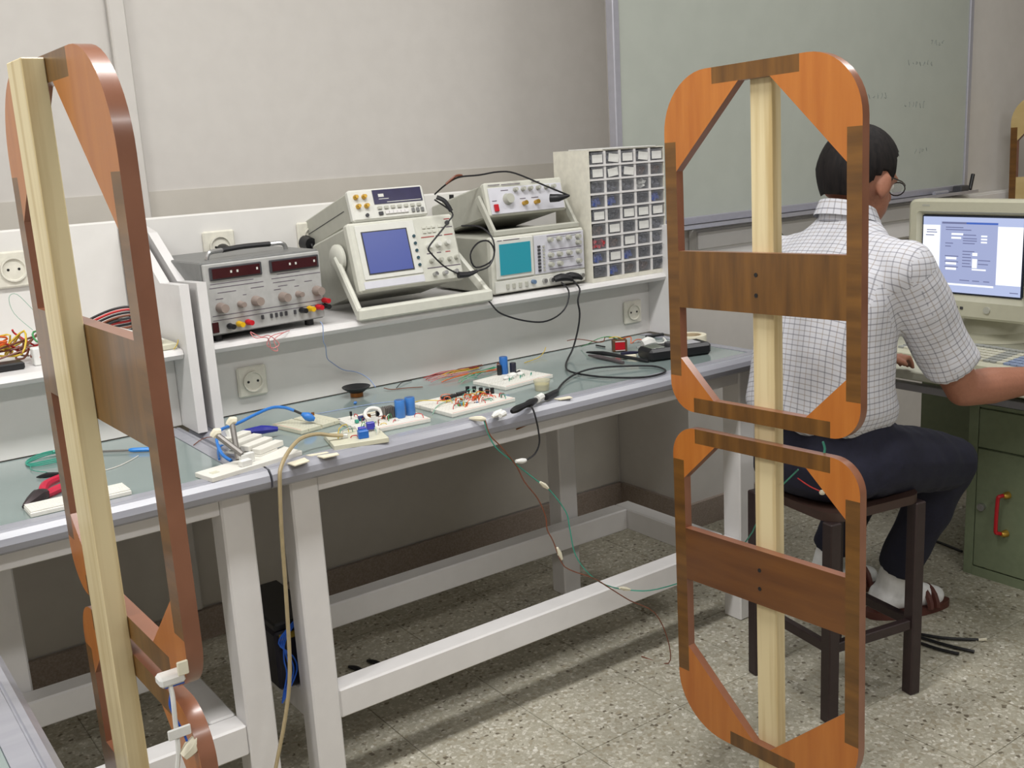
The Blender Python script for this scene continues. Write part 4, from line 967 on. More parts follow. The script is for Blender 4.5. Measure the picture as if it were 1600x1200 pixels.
# multimeter
Mm = T(1.928, 2.060, GT) @ RZ(math.radians(-14.5))
t = thing('multimeter', 'black handheld multimeter lying partly behind the right panel', 'multimeter', tuple(Mm @ V((.09, .04, 0))))
part('body', MB().box(0, .195, 0, .078, 0, .034, .008, M=Mm), dark_m, t)
part('display', MB().box(.012, .055, .014, .062, .0341, .0352, .0005, M=Mm), plain('meter_lcd', 96, 104, 92, .2), t)
part('label_plate', MB().box(.120, .168, .016, .062, .0341, .0350, M=Mm), plain('meter_label', 176, 176, 180, .4), t)
part('selector_knob', MB().cyl(Mm @ V((.085, .038, .0341)), Mm @ V((.085, .038, .041)), .017), darkgrey_m, t)
c = V((2.155, 2.13, GT))
t = thing('tape_roll', 'roll of cream masking tape standing flat behind the black meter', 'tape', tuple(c))
part('tape_ring', MB().lathe([(.030, 0), (.044, 0), (.0445, .002), (.0445, .034), (.044, .036), (.030, .036), (.030, 0)], c, 28), tape_m, t)
part('card_core', MB().lathe([(.027, .001), (.0298, .001), (.0298, .035), (.027, .035), (.027, .001)], c, 28), plain('cardboard', 190, 170, 140, .7), t)

# ------------------------------------------------------------------ things on the left bench and its shelf
M, lx, ly = quadframe((.320, 1.956), (.490, 1.956), (.335, 2.02)); lx = .178; ly = .058
Mlb = T(.322, 1.956, GT)
tb = thing('breadboard', 'ribbed white breadboard on the left bench, crossed by the near panel post', 'breadboard', (.41, 1.985, GT))
part('body', MB().box(0, lx, 0, ly, 0, .0085, .001, M=Mlb), bb_m, tb)
for k in range(6): part('rib', MB().box(.001, lx - .001, .003 + k * .0092, .0092 + k * .0092, .0086, .0112, .0006, M=Mlb), bb_m, tb)
c = V((.352, 2.050, GT))
t = thing('pliers', 'cutting pliers with red handles on the left bench', 'pliers', tuple(c))
part('jaws', MB().tube([(.322, 2.012, .803), (.338, 2.028, .805), (.356, 2.046, .807), (.372, 2.060, .805)], [.004, .011, .015, .009], 8, 3), plain('dark_tool_steel', 70, 62, 64, .4, .6), t)
for P in ([(.366, 2.058, .806), (.372, 2.085, .808), (.388, 2.118, .808), (.425, 2.150, .806), (.465, 2.165, .805)], [(.370, 2.054, .805), (.39, 2.068, .806), (.425, 2.085, .806), (.47, 2.10, .805)]):
    part('handle', MB().tube(P, [.006, .0085, .0085, .0075, .006], 8, 3), plain('crimson_grip', 190, 24, 60, .4), t)
mb = MB().tube([(.385, 2.208, .800), (.405, 2.203, .801), (.43, 2.197, .799)], [.001, .006, .004], 7, 3)
single('jack_plug', mb, dark_m, 'small black jack plug on the left bench above the pliers', 'plug')
mb = MB()
for k in range(3): mb.tube([(.50, 2.345, .802), (.45, 2.385 - .012 * k, .803), (.40, 2.36 - .015 * k, .80 + .002 * k), (.395, 2.305 + .01 * k, .80), (.45, 2.29 + .012 * k, .802), (.52, 2.325, .803)], .0015, 5)
mb.tube([(.395, 2.305, .80), (.39, 2.27, .80), (.41, 2.23, .80)], .0009, 4)
mb.tube([(.45, 2.352, .808), (.48, 2.355, .808)], .005, 6, 1)
single('green_wire_coil', mb, WIRE['teal'], 'coil of green wire at the back of the left bench', 'wire')
t = thing('screwdriver', 'thin screwdriver with blue handle between the bars of the left panel', 'screwdriver', (.58, 2.26, GT))
part('shaft', MB().tube([(.500, 2.330, .8015), (.585, 2.262, .8015)], .0026, 6, 1), sink_m, t)
part('handle', MB().tube([(.585, 2.262, .802), (.592, 2.256, .802), (.618, 2.235, .802), (.628, 2.227, .802)], [.003, .0048, .0048, .004], 8, 2), plain('sky_blue_plastic', 44, 130, 210, .35), t)
loose('white', 'thin white wire on the left bench below the screwdriver', [(.49, 2.155, .0012), (.53, 2.165, .0012), (.565, 2.19, .0012), (.59, 2.215, .0012)])
# left shelf
mb_cols = ['brown', 'yellow', 'orange', 'red', 'green', 'white', 'black', 'orange', 'brown', 'yellow', 'red', 'brown']
for k in range(12):
    r = random.Random(50 + k); P = []
    cx, cy, cz = r.uniform(.36, .50), r.uniform(2.43, 2.52), .993
    for q in range(7): P.append((cx + r.uniform(-.06, .06), cy + r.uniform(-.04, .04), cz + .006 + r.uniform(0, .062)))
    loose_lab = ['bent', 'looped', 'long', 'curled'][k % 4] + ' ' + mb_cols[k] + ' strand ' + ['at the bottom', 'in the middle', 'on top'][k // 4] + ' of the tangled wire heap on the left shelf'
    single('loose_wire', MB().tube(P, .0024, 5), WIRE[mb_cols[k]], loose_lab, 'wire')
single('thin_wire_loop', MB().tube([(.47, 2.46, 1.06), (.44, 2.47, 1.10), (.435, 2.47, 1.135), (.452, 2.47, 1.14), (.48, 2.465, 1.10), (.50, 2.46, 1.07), (.475, 2.455, 1.045)], .0008, 4), WIRE['palegreen'], 'thin wire loop standing up above the tangled heap on the left shelf', 'wire')
single('small_circuit_box', B(.33, .43, 2.385, 2.43, SH, 1.006, .003), dark_m, 'flat black box at the shelf edge under the tangled wires', 'box')
single('small_white_box', B(.452, .482, 2.40, 2.43, SH, 1.028, .002), paper_m, 'small white block at the right of the tangled wires', 'box')
single('small_blue_box', B(.488, .535, 2.42, 2.46, SH, 1.032, .003), plain('slate_blue_plastic', 58, 78, 120, .4), 'blue-grey block beside the small white block on the left shelf', 'box')
for k, c in enumerate(['black', 'brown', 'black', 'red', 'black']):
    z = 1.045 + .006 * k; d = .006 * k
    single('test_lead', MB().tube([(.56, 2.50, z - .03), (.60, 2.49 + d, z - .012), (.65, 2.48 + d, z + .006), (.690, 2.47 + d, z + .010), (.705, 2.46 + d, z), (.690, 2.46 + d, z - .014), (.63, 2.47 + d, z - .022), (.585, 2.48 + d, .995 + .004 * k)], .0032, 6), WIRE[c], ['lowest black', 'brown', 'middle black', 'red', 'topmost black'][k] + ' lead of the bundle on the left shelf, seen through the left panel', 'cable')
t = single('white_tray', B(.640, .742, 2.338, 2.50, SH, 1.004, .002), bb_old, 'flat cream tray at the right end of the left shelf', 'tray')
single('white_sheet', MB().box(-.05, .05, -.07, .07, 0, .003, M=T(.672, 2.425, 1.0285) @ RY(.35)), paper_m, 'white sheet leaning in the tray on the left shelf', 'paper')
loose('yellow', 'short yellow-green wire at the front corner of the left shelf', [(.73, 2.331, .1945), (.738, 2.328, .205), (.742, 2.329, .215)])

# ------------------------------------------------------------------ white sensor leads on the left panel
nx = .2915 + .004
mb = MB().box(.272, .3005, 1.060, 1.080, .853, .865, .003)
single('sensor_block', mb, paper_m, 'white foam block taped to the near corner of the left panel', 'sensor')
single('sensor_wire', MB().tube([(.284, 1.068, .852), (.284, 1.064, .838), (.283, 1.064, .81), (.282, 1.064, .775), (.276, 1.064, .74), (.270, 1.064, .66)], .0026, 6), paper_m, 'white lead hanging from the foam block on the left panel', 'wire')
mb = MB().tube([(.279, 1.070, .8515), (.30, 1.072, .850)], .0035, 6, 1).tube([(.286, 1.068, .850), (.281, 1.068, .83), (.284, 1.068, .815), (.290, 1.066, .795), (.293, 1.066, .782)], .0014, 5)
single('sensor_wire', mb, plain('strong_blue', 36, 90, 190, .4), 'blue lead hanging beside the white lead on the left panel', 'wire')
single('tape_flag', B(.272, .297, 1.0575, 1.0605, .793, .805, .001), paper_m, 'white tape flag round the white and blue leads', 'tape')
single('tape_flag', MB().tube([(.286, 1.062, .768), (.296, 1.062, .775), (.303, 1.064, .783)], [.006, .009, .005], 7, 2), tape_m, 'crumpled white tape at the end of the blue lead', 'tape')
single('tape_flag', B(.2885, .3005, 1.0475, 1.0505, .868, .884, .001), tape_m, 'torn white tape above the foam block on the left panel', 'tape')
# thread and lead on the right panel
single('tie_thread', MB().tube([(1.500, 1.158, .846), (1.503, 1.156, .832), (1.499, 1.157, .815)], .0022, 5), WIRE['teal'], 'short green tie between the two loops of the right panel', 'wire')
single('lead_wire', MB().tube([(1.545, 1.25, .745), (1.53, 1.21, .742), (1.52, 1.175, .742)], .0012, 5), WIRE['red'], 'short red lead at the inner corner of the lower right loop', 'wire')
single('bead', MB().sph((1.518, 1.172, .742), (.006, .006, .005), 8), tape_m, 'white bead at the end of the short red lead', 'bead')

# ------------------------------------------------------------------ under the bench
t = thing('battery_box', 'black battery box with yellow strip on the lower rails', 'box', (.90, 2.15, .256))
part('body', B(.772, .888, 2.03, 2.27, .2555, .392, .006), plain('black_case', 24, 22, 34, .4), t)
part('lid', B(.775, .885, 2.033, 2.267, .3925, .412, .004), dark_m, t)
part('yellow_strip', B(.782, .880, 2.0265, 2.0295, .374, .388), plain('mustard_label', 150, 125, 40, .5), t)
for k in range(4):
    single('blue_lead', MB().tube([(.845, 2.022, .418 + .004 * k), (.815 - .004 * k, 2.018, .405), (.790 - .005 * k, 2.018, .375), (.783 + .007 * k, 2.018, .335), (.786 + .008 * k, 2.018, .30), (.775 + .004 * k, 2.018, .26), (.768, 2.018, .235)], .0018, 5), plain('strong_blue', 36, 90, 190, .4), ['first', 'second', 'third', 'fourth'][k] + ' blue lead from the left, drooping over the battery box', 'wire')
for k, (x, y) in enumerate(((1.144, 2.474), (1.20, 2.470))):
    single('rubber_strip', MB().tube([(x, y, .006), (x + .012, y - .03, .008), (x + .022, y - .085, .006)], [.004, .007, .005], 7, 3), dark_m, ['left', 'right'][k] + ' one of two dark rubber bits on the floor under the bench', 'debris')

# ------------------------------------------------------------------ stool
fA, fB, fC = V((1.912, 1.443, 0)), V((2.171, 1.395, 0)), V((1.951, 1.715, 0)); fD = fB + fC - fA
cs = (fB + fC) / 2; ux = (fB - fA).normalized(); ang = math.atan2(ux.y, ux.x)
Ms = T(cs.x, cs.y, 0) @ RZ(ang)
t = thing('stool', 'dark brown steel stool under the seated person', 'stool', (cs.x, cs.y, 0))
hx, hy = (fB - fA).length / 2, (fC - fA).length / 2
for sx in (-1, 1):
    for sy in (-1, 1): part('leg', MB().box(sx * hx - .016, sx * hx + .016, sy * hy - .016, sy * hy + .016, 0, .508, .003, M=Ms), stool_m, t)
for sy in (-1, 1):
    part('foot_rail', MB().box(-hx + .0165, hx - .0165, sy * hy - .010, sy * hy + .010, .178, .203, .002, M=Ms), stool_m, t)
    part('foot_rail', MB().box(sy * hx - .010, sy * hx + .010, -hy + .0165, hy - .0165, .178, .203, .002, M=Ms), stool_m, t)
sq = []
for (cx, cy, a0) in ((hx - .035, hy - .035, 0), (-hx + .035, hy - .035, PI / 2), (-hx + .035, -hy + .035, PI), (hx - .035, -hy + .035, 1.5 * PI)):
    sq += arc(cx, cy, .05, a0, a0 + PI / 2, 6)
part('seat', MB().prism(sq, lambda u, v, q: Ms @ V((u, v, q)), .5085, .530), seat_m, t)

# ------------------------------------------------------------------ desk with pedestal
t = thing('computer_desk', 'computer desk with grey-green steel pedestal and red door handle', 'desk', (3.0, 1.4, 0))
part('desk_top', B(2.665, 3.62, .85, 2.30, .664, .690, .003), desk_top_m, t)
part('grey_edge_rail', B(2.925, 2.955, .85, 2.25, .556, .580, .002), alu_m, t)
part('back_panel', B(3.50, 3.52, .85, 2.25, .05, .6635), desk_green, t)
part('support_frame', B(2.96, 2.99, 2.20, 2.25, 0, .6635).box(2.96, 2.99, .86, .90, .5805, .6635).box(2.96, 2.99, 1.66, 1.70, .5805, .6635), stool_m, t)
x0 = 2.93
ped = part('pedestal', B(x0 + .004, 3.48, .86, 1.716, .0, .555), desk_green, t)
part('pedestal_frame', B(x0 - .004, x0 + .0038, 1.686, 1.716, 0, .555, .001).box(x0 - .004, x0 + .0038, .86, 1.686, 0, .030).box(x0 - .004, x0 + .0038, .86, 1.686, .545, .555), desk_green, t)
part('drawer_front', B(x0 - .006, x0 + .0038, 1.25, 1.683, .420, .541, .002), desk_green, t)
dr = part('door', B(x0 - .006, x0 + .0038, 1.25, 1.683, .034, .415, .002), desk_green, t)
part('lock', MB().cyl((x0 - .0062, 1.66, .232), (x0 - .018, 1.66, .232), .012), metal_m, dr)
part('handle', MB().tube([(x0 - .0062, 1.578, .29), (x0 - .032, 1.592, .288), (x0 - .036, 1.596, .275), (x0 - .036, 1.598, .185), (x0 - .032, 1.595, .170), (x0 - .0062, 1.582, .166)], .0058, 8, 3), red_m, dr)
for z in (.289, .167): part('brass_end', MB().tube([(x0 - .0062, 1.580, z), (x0 - .018, 1.583, z), (x0 - .024, 1.586, z)], [.0115, .0105, .007], 10, 1), brass_m, dr)
# keyboard
Mk = T(2.835, 1.945, .6905) @ RZ(math.radians(-95)) 
t = thing('keyboard', 'cream computer keyboard with blue-grey number keys on the desk', 'keyboard', tuple(Mk @ V((.22, .08, 0))))
part('case', MB().prism([(-.0, 0), (0, .010), (.012, .016), (.175, .030), (.180, .026), (.180, 0)], lambda u, v, q: Mk @ V((q, u, v)), 0, .455), crt_m, t)
kx = [plain('cream_key', 196, 194, 178, .5), plain('grey_key', 150, 152, 148, .5), plain('blue_grey_key', 128, 142, 170, .5)]
key = None
for r_ in range(6):
    for c_ in range(20):
        u = .016 + c_ * .0214; v = .026 + r_ * .0235 + (.006 if r_ == 5 else 0)
        if r_ == 0 and c_ in (5, 6, 7, 8): continue
        m = 2 if c_ >= 17 and r_ < 4 else (1 if (r_ == 5 or c_ in (0, 14, 15)) else 0)
        z = .0165 + (v - .012) * .086
        part('key', MB().box(u, u + .0185, v, v + .019, z - .004, z + .006, .0012, M=Mk), kx[m], t)
# monitor
xm = 3.10
t = thing('crt_monitor', 'cream tube monitor with bright blue-white window on its screen', 'monitor', (3.3, 1.85, .6905))
Y1, Y0, Zb, Zt = 2.062, 1.632, .774, 1.150
bez = MB()
def ringxy(x, y0, y1, z0, z1, r, n=5):
    P = []
    for (cy, cz, a0) in ((y1 - r, z1 - r, 0), (y0 + r, z1 - r, PI / 2), (y0 + r, z0 + r, PI), (y1 - r, z0 + r, 1.5 * PI)):
        P += [V((x, cy + r * math.cos(a0 + PI / 2 * i / n), cz + r * math.sin(a0 + PI / 2 * i / n))) for i in range(n + 1)]
    return P
def framering(x, outer, inner):
    n = len(outer); bez.add(outer + inner, [(i, (i + 1) % n, n + (i + 1) % n, n + i) for i in range(n)], 0, False)
sc = (1.672, 2.020, .848, 1.100)
o0 = ringxy(xm + .05, Y0, Y1, Zb, Zt, .025); o1 = ringxy(xm + .006, Y0, Y1, Zb, Zt, .025); o2 = ringxy(xm, Y0 + .008, Y1 - .008, Zb + .008, Zt - .008, .02)
i2 = ringxy(xm, sc[0] - .018, sc[1] + .012, sc[2] - .018, sc[3] + .012, .012); i3 = ringxy(xm + .018, sc[0], sc[1], sc[2], sc[3], .008)
n = len(o0)
rings = [o0, o1, o2, i2, i3]
bez.add([p for r in rings for p in r], [(k * n + i, k * n + (i + 1) % n, (k + 1) * n + (i + 1) % n, (k + 1) * n + i) for k in range(4) for i in range(n)], 0, False)
part('bezel', bez, crt_m, t)
part('rear_housing', MB().loft([ringxy(xm + .0505, Y0 + .004, Y1 - .004, Zb + .004, Zt - .004, .025), ringxy(xm + .16, Y0 + .03, Y1 - .03, Zb + .02, Zt - .02, .03), ringxy(xm + .38, Y0 + .10, Y1 - .10, Zb + .05, Zt - .09, .03), ringxy(xm + .42, Y0 + .12, Y1 - .12, Zb + .07, Zt - .12, .02)], 0, False), crt_m, t)
scr = part('screen', B(xm + .0125, xm + .0175, sc[0] + .002, sc[1] - .002, sc[2] + .002, sc[3] - .002), emit('screen_dark', 30, 40, 60, .5), t)
EM = {'blue': emit('screen_lilac', 190, 202, 240, 1.0), 'white': emit('screen_white', 246, 250, 255, 1.25), 'grey': emit('screen_grey', 170, 180, 220, 1.0), 'title': emit('screen_title', 70, 110, 205, .9), 'ink': emit('screen_ink', 120, 126, 168, .9)}
def sp(name, y0, y1, z0, z1, m, d):   # y measured from the left edge of the picture, z from the top, in fractions
    H_ = sc[3] - sc[2] - .012; W_ = sc[1] - sc[0] - .012
    return part(name, B(xm + .0125 - .0003 * d, xm + .0125 - .0003 * d + .0002, sc[1] - .006 - y1 * W_, sc[1] - .006 - y0 * W_, sc[3] - .006 - z1 * H_, sc[3] - .006 - z0 * H_), EM[m], scr)
sp('desktop_image', 0, 1, 0, 1, 'blue', 1)
sp('window_panel', 0, .18, .11, .92, 'white', 2); sp('window_panel', .76, 1.0, .11, .86, 'white', 2); sp('window_panel', .19, .76, .06, .88, 'grey', 3)
sp('title_bar', .20, .45, .065, .09, 'ink', 4); sp('title_bar', .45, .76, .065, .09, 'title', 4)
sp('window_panel', .20, .74, .88, .905, 'white', 4)
for (a_, b_, c_, d_) in ((.30, .42, .21, .235), (.30, .40, .26, .285), (.60, .66, .23, .25), (.60, .66, .27, .29), (.60, .66, .31, .33), (.25, .36, .53, .56), (.25, .36, .60, .63), (.25, .36, .67, .70), (.52, .57, .46, .50), (.52, .57, .54, .66), (.52, .66, .67, .69)): sp('entry_field', a_, b_, c_, d_, 'white', 4)
r = random.Random(4)
for (a_, b_, z_) in [(.24, .42, .13), (.24, .50, .16), (.42, .55, .225), (.42, .56, .27), (.42, .56, .30), (.42, .54, .335), (.24, .32, .34), (.24, .30, .38), (.42, .54, .44), (.42, .50, .48), (.42, .51, .52), (.42, .51, .56), (.42, .50, .60), (.42, .52, .64), (.24, .38, .51), (.24, .38, .585), (.24, .38, .655), (.58, .70, .55), (.58, .68, .60), (.40, .50, .825), (.53, .60, .825), (.64, .70, .825), (.04, .14, .17), (.04, .15, .20), (.03, .12, .24), (.90, .98, .945)]: sp('text_line', a_, b_, z_, z_ + .012, 'ink', 5)
for y in (1.915, 1.897, 1.879, 1.861): part('adjust_button', B(xm - .004, xm - .0001, y - .005, y + .005, .803, .812, .001), darkgrey_m, t)
part('power_button', MB().cyl((xm - .0001, 1.775, .808), (xm - .006, 1.775, .808), .011), instr_d, t)
part('maker_plate', B(xm - .001, xm - .0001, 1.985, 2.012, 1.128, 1.134), instr_d, t)
part('foot', MB().tube([(xm + .17, 1.847, .691), (xm + .17, 1.847, .70), (xm + .17, 1.847, .715), (xm + .17, 1.847, .80)], [.14, .138, .10, .075], 24, 1), crt_m, t)

# ------------------------------------------------------------------ the person
PX = (2.06, 1.57, 0)
per = thing('person', 'person with short dark hair in a checked short-sleeved shirt, seated at the computer', 'person', PX)
def capsule(mb, pts, rs, n=14, ends=True, sub=3):
    mb.tube(pts, rs, n, sub)
    if ends:
        mb.sph(pts[0], rs[0] * .99, n); mb.sph(pts[-1], rs[-1] * .99, n)
def ellring(c, hw, hd, n=28, tilt=0):
    out = []
    for i in range(n):
        a = 2 * PI * i / n; ca, sa = math.cos(a), math.sin(a)
        y = hw * math.copysign(abs(ca) ** .85, ca); x = hd * math.copysign(abs(sa) ** .85, sa)
        out.append(V((c[0] + x * math.cos(tilt), c[1] + y, c[2] - x * math.sin(tilt))))
    return out
def fused(name, mb, mat, voxel, smooth=4, parent=per):
    o = mk(name + '_raw', mb, mat, parent)
    md = o.modifiers.new('r', 'REMESH'); md.mode = 'VOXEL'; md.voxel_size = voxel; md.use_smooth_shade = True
    ms = o.modifiers.new('s', 'SMOOTH'); ms.iterations = smooth; ms.factor = .5
    bpy.context.view_layer.update()
    me = bpy.data.meshes.new_from_object(o.evaluated_get(bpy.context.evaluated_depsgraph_get()))
    me.name = name; bpy.data.objects.remove(o)
    o2 = bpy.data.objects.new(name, me); COL.objects.link(o2); o2.parent = parent
    me.materials.clear(); me.materials.append(mat)
    for p in me.polygons: p.use_smooth = True
    return o2
SR, ER, WR = V((2.085, 1.395, 1.075)), V((2.260, 1.345, .775)), V((2.535, 1.268, .768))
SL, EL, WL = V((2.085, 1.745, 1.075)), V((2.25, 1.815, .790)), V((2.53, 1.78, .758))
HC = V((2.165, 1.578, 1.272))              # head centre
hd_ = Quaternion(V((0, 1, 0)), math.radians(14)).to_matrix()   # face along +X, tipped a little down
hd_ = Quaternion(V((0, 0, 1)), math.radians(-4)).to_matrix() @ hd_
def hp_(x, y, z): return HC + hd_ @ V((x, y, z))
bd = MB()
bd.loft([ellring((cx, 1.57, z), hw, d) for z, hw, d, cx in ((.58, .12, .10, 2.05), (.70, .13, .09, 2.04), (.85, .135, .09, 2.035), (1.0, .14, .085, 2.05), (1.07, .13, .065, 2.075), (1.11, .09, .05, 2.095))])
capsule(bd, [(2.108, 1.572, 1.10), (2.125, 1.574, 1.16), hp_(-.005, 0, -.07)], [.066, .057, .056])
bd.sph(hp_(-.005, 0, .02), (.098, .077, .098), 24, M=hd_)         # skull
bd.sph(hp_(.030, 0, -.045), (.062, .060, .070), 20, M=hd_)        # face
bd.sph(hp_(.062, 0, -.088), (.028, .030, .024), 14, M=hd_)        # chin
capsule(bd, [hp_(.092, 0, .010), hp_(.112, 0, -.028)], [.010, .014], 10)   # nose
bd.sph(hp_(.104, 0, -.034), (.012, .017, .010), 10, M=hd_)
bd.sph(hp_(.088, 0, -.062), (.012, .022, .010), 10, M=hd_)        # lips
for s in (-1, 1):
    bd.sph(hp_(.070, s * .036, .012), (.020, .022, .010), 10, M=hd_)      # brow
    bd.sph(hp_(-.006, s * .083, -.014), (.019, .009, .031), 12, M=hd_ @ Quaternion(V((0, 0, 1)), s * .5).to_matrix())   # ear
    bd.sph(hp_(.000, s * .078, -.036), (.010, .009, .013), 10, M=hd_)
for (A, E, Wr, s) in ((SR, ER, WR, -1), (SL, EL, WL, 1)):
    capsule(bd, [V((2.085, 1.57 + s * .10, 1.075)), A], [.042, .046])
    capsule(bd, [A, A.lerp(E, .5), E], [.050, .047, .0405])
    capsule(bd, [E, E.lerp(Wr, .3), E.lerp(Wr, .7), Wr], [.0415, .0445, .034, .0265])
    f = (Wr - E).normalized(); f = V((f.x, f.y, -.22)).normalized(); sd = V((0, 0, 1)).cross(f).normalized(); up = f.cross(sd)
    pc = Wr + f * .055
    for k in range(4):
        q = (k - 1.5) * .018
        capsule(bd, [Wr + sd * q * .5, Wr + f * .045 + sd * q * .9, Wr + f * .088 + sd * q], [.015, .0135, .0105], 8)
        L = (.030, .035, .033, .025)[k] if s < 0 else (.025, .033, .035, .030)[k]
        b0 = Wr + f * .088 + sd * q; b1 = b0 + f * L + up * .004; b2 = b1 + f * L * .6 - up * .014; b3 = b2 + f * L * .4 - up * .014
        capsule(bd, [b0, b1, b2, b3], [.0092, .0086, .0078, .0068], 8, True, 1)
    ts = sd * (1 if s < 0 else -1)
    c0 = Wr + f * .022 + ts * .018
    capsule(bd, [c0, c0 + f * .022 + ts * .020 - up * .006, c0 + f * .048 + ts * .026 - up * .012, c0 + f * .068 + ts * .022 - up * .016], [.013, .011, .0092, .0078], 8, True, 1)
# legs and feet
KR, AR = V((2.475, 1.500, .515)), V((2.505, 1.690, .100))
KL, AL = V((2.50, 1.735, .515)), V((2.49, 1.905, .100))
HR, HL = V((2.075, 1.472, .612)), V((2.075, 1.668, .612))
FD = V((.92, -.40, 0)).normalized()
for (h, k, a) in ((HR, KR, AR), (HL, KL, AL)):
    capsule(bd, [h, h.lerp(k, .5), k], [.070, .062, .048]); capsule(bd, [k, k.lerp(a, .35), k.lerp(a, .75), a], [.048, .046, .034, .031])
    capsule(bd, [a + V((0, 0, -.03)) - FD * .02, a + FD * .07 + V((0, 0, -.050)), a + FD * .15 + V((0, 0, -.064))], [.030, .028, .021])
body = fused('body', bd, skin_m, .0055, 3)
# trousers
tr_ = MB()
tr_.loft([ellring((2.045, 1.57, z), hw, d) for z, hw, d in ((.535, .14, .12), (.565, .178, .15), (.62, .182, .15), (.67, .164, .128), (.735, .150, .115))])
for (h, k, a, s) in ((HR, KR, AR, -1), (HL, KL, AL, 1)):
    capsule(tr_, [h + V((-.01, 0, .0)), h.lerp(k, .5) + V((0, 0, .004)), k], [.096, .088, .070])
    e = k.lerp(a, .86)
    tr_.sph(k, .066, 14); tr_.tube([k, k.lerp(a, .3), k.lerp(a, .6), e], [.066, .066, .062, .060], 16, 2)
trousers = fused('trousers', tr_, trouser_m, .008, 4)
from mathutils import noise
for v in trousers.data.vertices:
    w_ = v.co + V(PX)
    v.co += v.normal * (noise.noise(V((w_.x * 10, w_.y * 7, w_.z * 12))) * .006 + noise.noise(V((w_.x * 26 + w_.z * 14, w_.y * 6, 3))) * .0035)
trousers.data.update()
# socks and slippers
for (a, k) in ((AR, KR), (AL, KL)):
    sk = MB()
    capsule(sk, [k.lerp(a, .72), k.lerp(a, .9), a + V((0, 0, -.02))], [.044, .046, .045], 12)
    capsule(sk, [a + V((0, 0, -.040)) - FD * .022, a + V((0, 0, -.045)) + FD * .06, a + FD * .145 + V((0, 0, -.062))], [.045, .041, .029], 12)
    fused('sock', sk, sock_m, .006, 5)
    sl = MB(); b = V((a.x, a.y, 0)); side = V((-FD.y, FD.x, 0))
    outl = []
    for i in range(24):
        q = 2 * PI * i / 24; l = math.cos(q); w_ = math.sin(q)
        p = b + FD * (.058 + .135 * l) + side * (.046 - .008 * l) * w_; outl.append((p.x, p.y))
    part('slipper_sole', MB().prism(outl, lambda u, v, q: (u, v, q), .0005, .022), slip_m, per)
    st = MB()
    for off, rr_ in ((.100, .050), (.122, .046)):
        st.tube([b + FD * off + side * math.cos(PI * i / 8) * rr_ + V((0, 0, .022 + .058 * math.sin(PI * i / 8) * (1 if off < .1 else .8))) for i in range(9)], .010, 6, 1)
    part('slipper_strap', st, slip_m, per)
# shirt
sh = MB()
sh.loft([ellring((cx, 1.57, z), hw, d, 32) for z, hw, d, cx in ((.700, .142, .118, 2.035), (.715, .165, .138, 2.03), (.745, .178, .146, 2.025), (.80, .176, .135, 2.022), (.90, .174, .125, 2.028), (1.0, .180, .120, 2.045), (1.07, .178, .110, 2.065), (1.115, .150, .092, 2.082), (1.145, .112, .076, 2.097), (1.17, .080, .066, 2.110), (1.19, .064, .060, 2.118))])
hems = []
for (A, E, s) in ((SR, ER, -1), (SL, EL, 1)):
    hem = A.lerp(E, .80) + V((0, 0, 0)); d = (E - A).normalized()
    sh.sph(A, .068, 16); capsule(sh, [V((2.085, 1.57 + s * .09, 1.098)), A + V((0, 0, -.002))], [.058, .064], 14)
    sh.tube([A, A.lerp(E, .3), A.lerp(E, .55), hem], [.067, .067, .065, .066], 20, 3)
    hems.append((A, E, s))
shirt = fused('shirt', sh, shirt_m, .0085, 2)
me = shirt.data; uvl = me.uv_layers.new(name='UVMap'); off = V(PX)
from mathutils import noise
for v in me.vertices:      # soft cloth folds
    w_ = v.co + off
    f = noise.noise(V((w_.x * 9, w_.y * 9, w_.z * 4))) * .007 + noise.noise(V((w_.x * 5 + 9, w_.y * 16 + w_.z * 9, w_.z * 6))) * .005
    if w_.z < .84: f += .006 * math.sin(w_.y * 62 + 3 * noise.noise(w_ * 6)) * (.84 - w_.z) / .12
    v.co += v.normal * f
me.update()
for p in me.polygons:
    c = p.center + off; nn = p.normal
    mode = None
    for (A, E, s) in hems:
        d = (E - A).normalized(); q = (c - A); along = q.dot(d); perp = (q - d * along)
        if along > .015 and perp.length < .095 and s * (c.y - 1.57) > .172: mode = (A, d)
    if mode:
        A, d = mode; e1 = d.cross(V((1, 0, 0))).normalized(); e2 = d.cross(e1)
        ua = e1 if abs(nn.dot(e1)) < abs(nn.dot(e2)) else e2
    for li in p.loop_indices:
        w_ = me.vertices[me.loops[li].vertex_index].co + off
        if mode: uv_ = ((w_ - A).dot(ua) + 1, (w_ - A).dot(d) + 1)
        elif abs(nn.y) > .78: uv_ = (w_.x, w_.z)
        else: uv_ = (w_.y, w_.z + .6 * w_.x)
        uvl.data[li].uv = uv_
# collar
cl = MB(); n = 24; rows = []
for (z0_, rr0, dz) in ((1.160, .070, 0), (1.205, .062, 0), (1.212, .066, 0), (1.178, .080, 0)):
    rows.append([V((2.120 + rr0 * math.sin(2 * PI * i / n) * .95, 1.574 + rr0 * math.cos(2 * PI * i / n), z0_ - .022 * math.sin(2 * PI * i / n))) for i in range(n)])
vs = [p for r_ in rows for p in r_]
cl.add(vs, [(k * n + i, k * n + (i + 1) % n, (k + 1) * n + (i + 1) % n, (k + 1) * n + i) for k in range(3) for i in range(n)], 0, True)
co_ = part('collar', cl, shirt_m, per)
u2 = co_.data.uv_layers.new(name='UVMap')
for p in co_.data.polygons:
    for li in p.loop_indices:
        vi = co_.data.loops[li].vertex_index; u2.data[li].uv = ((vi % n) * .0175, (vi // n) * .03)
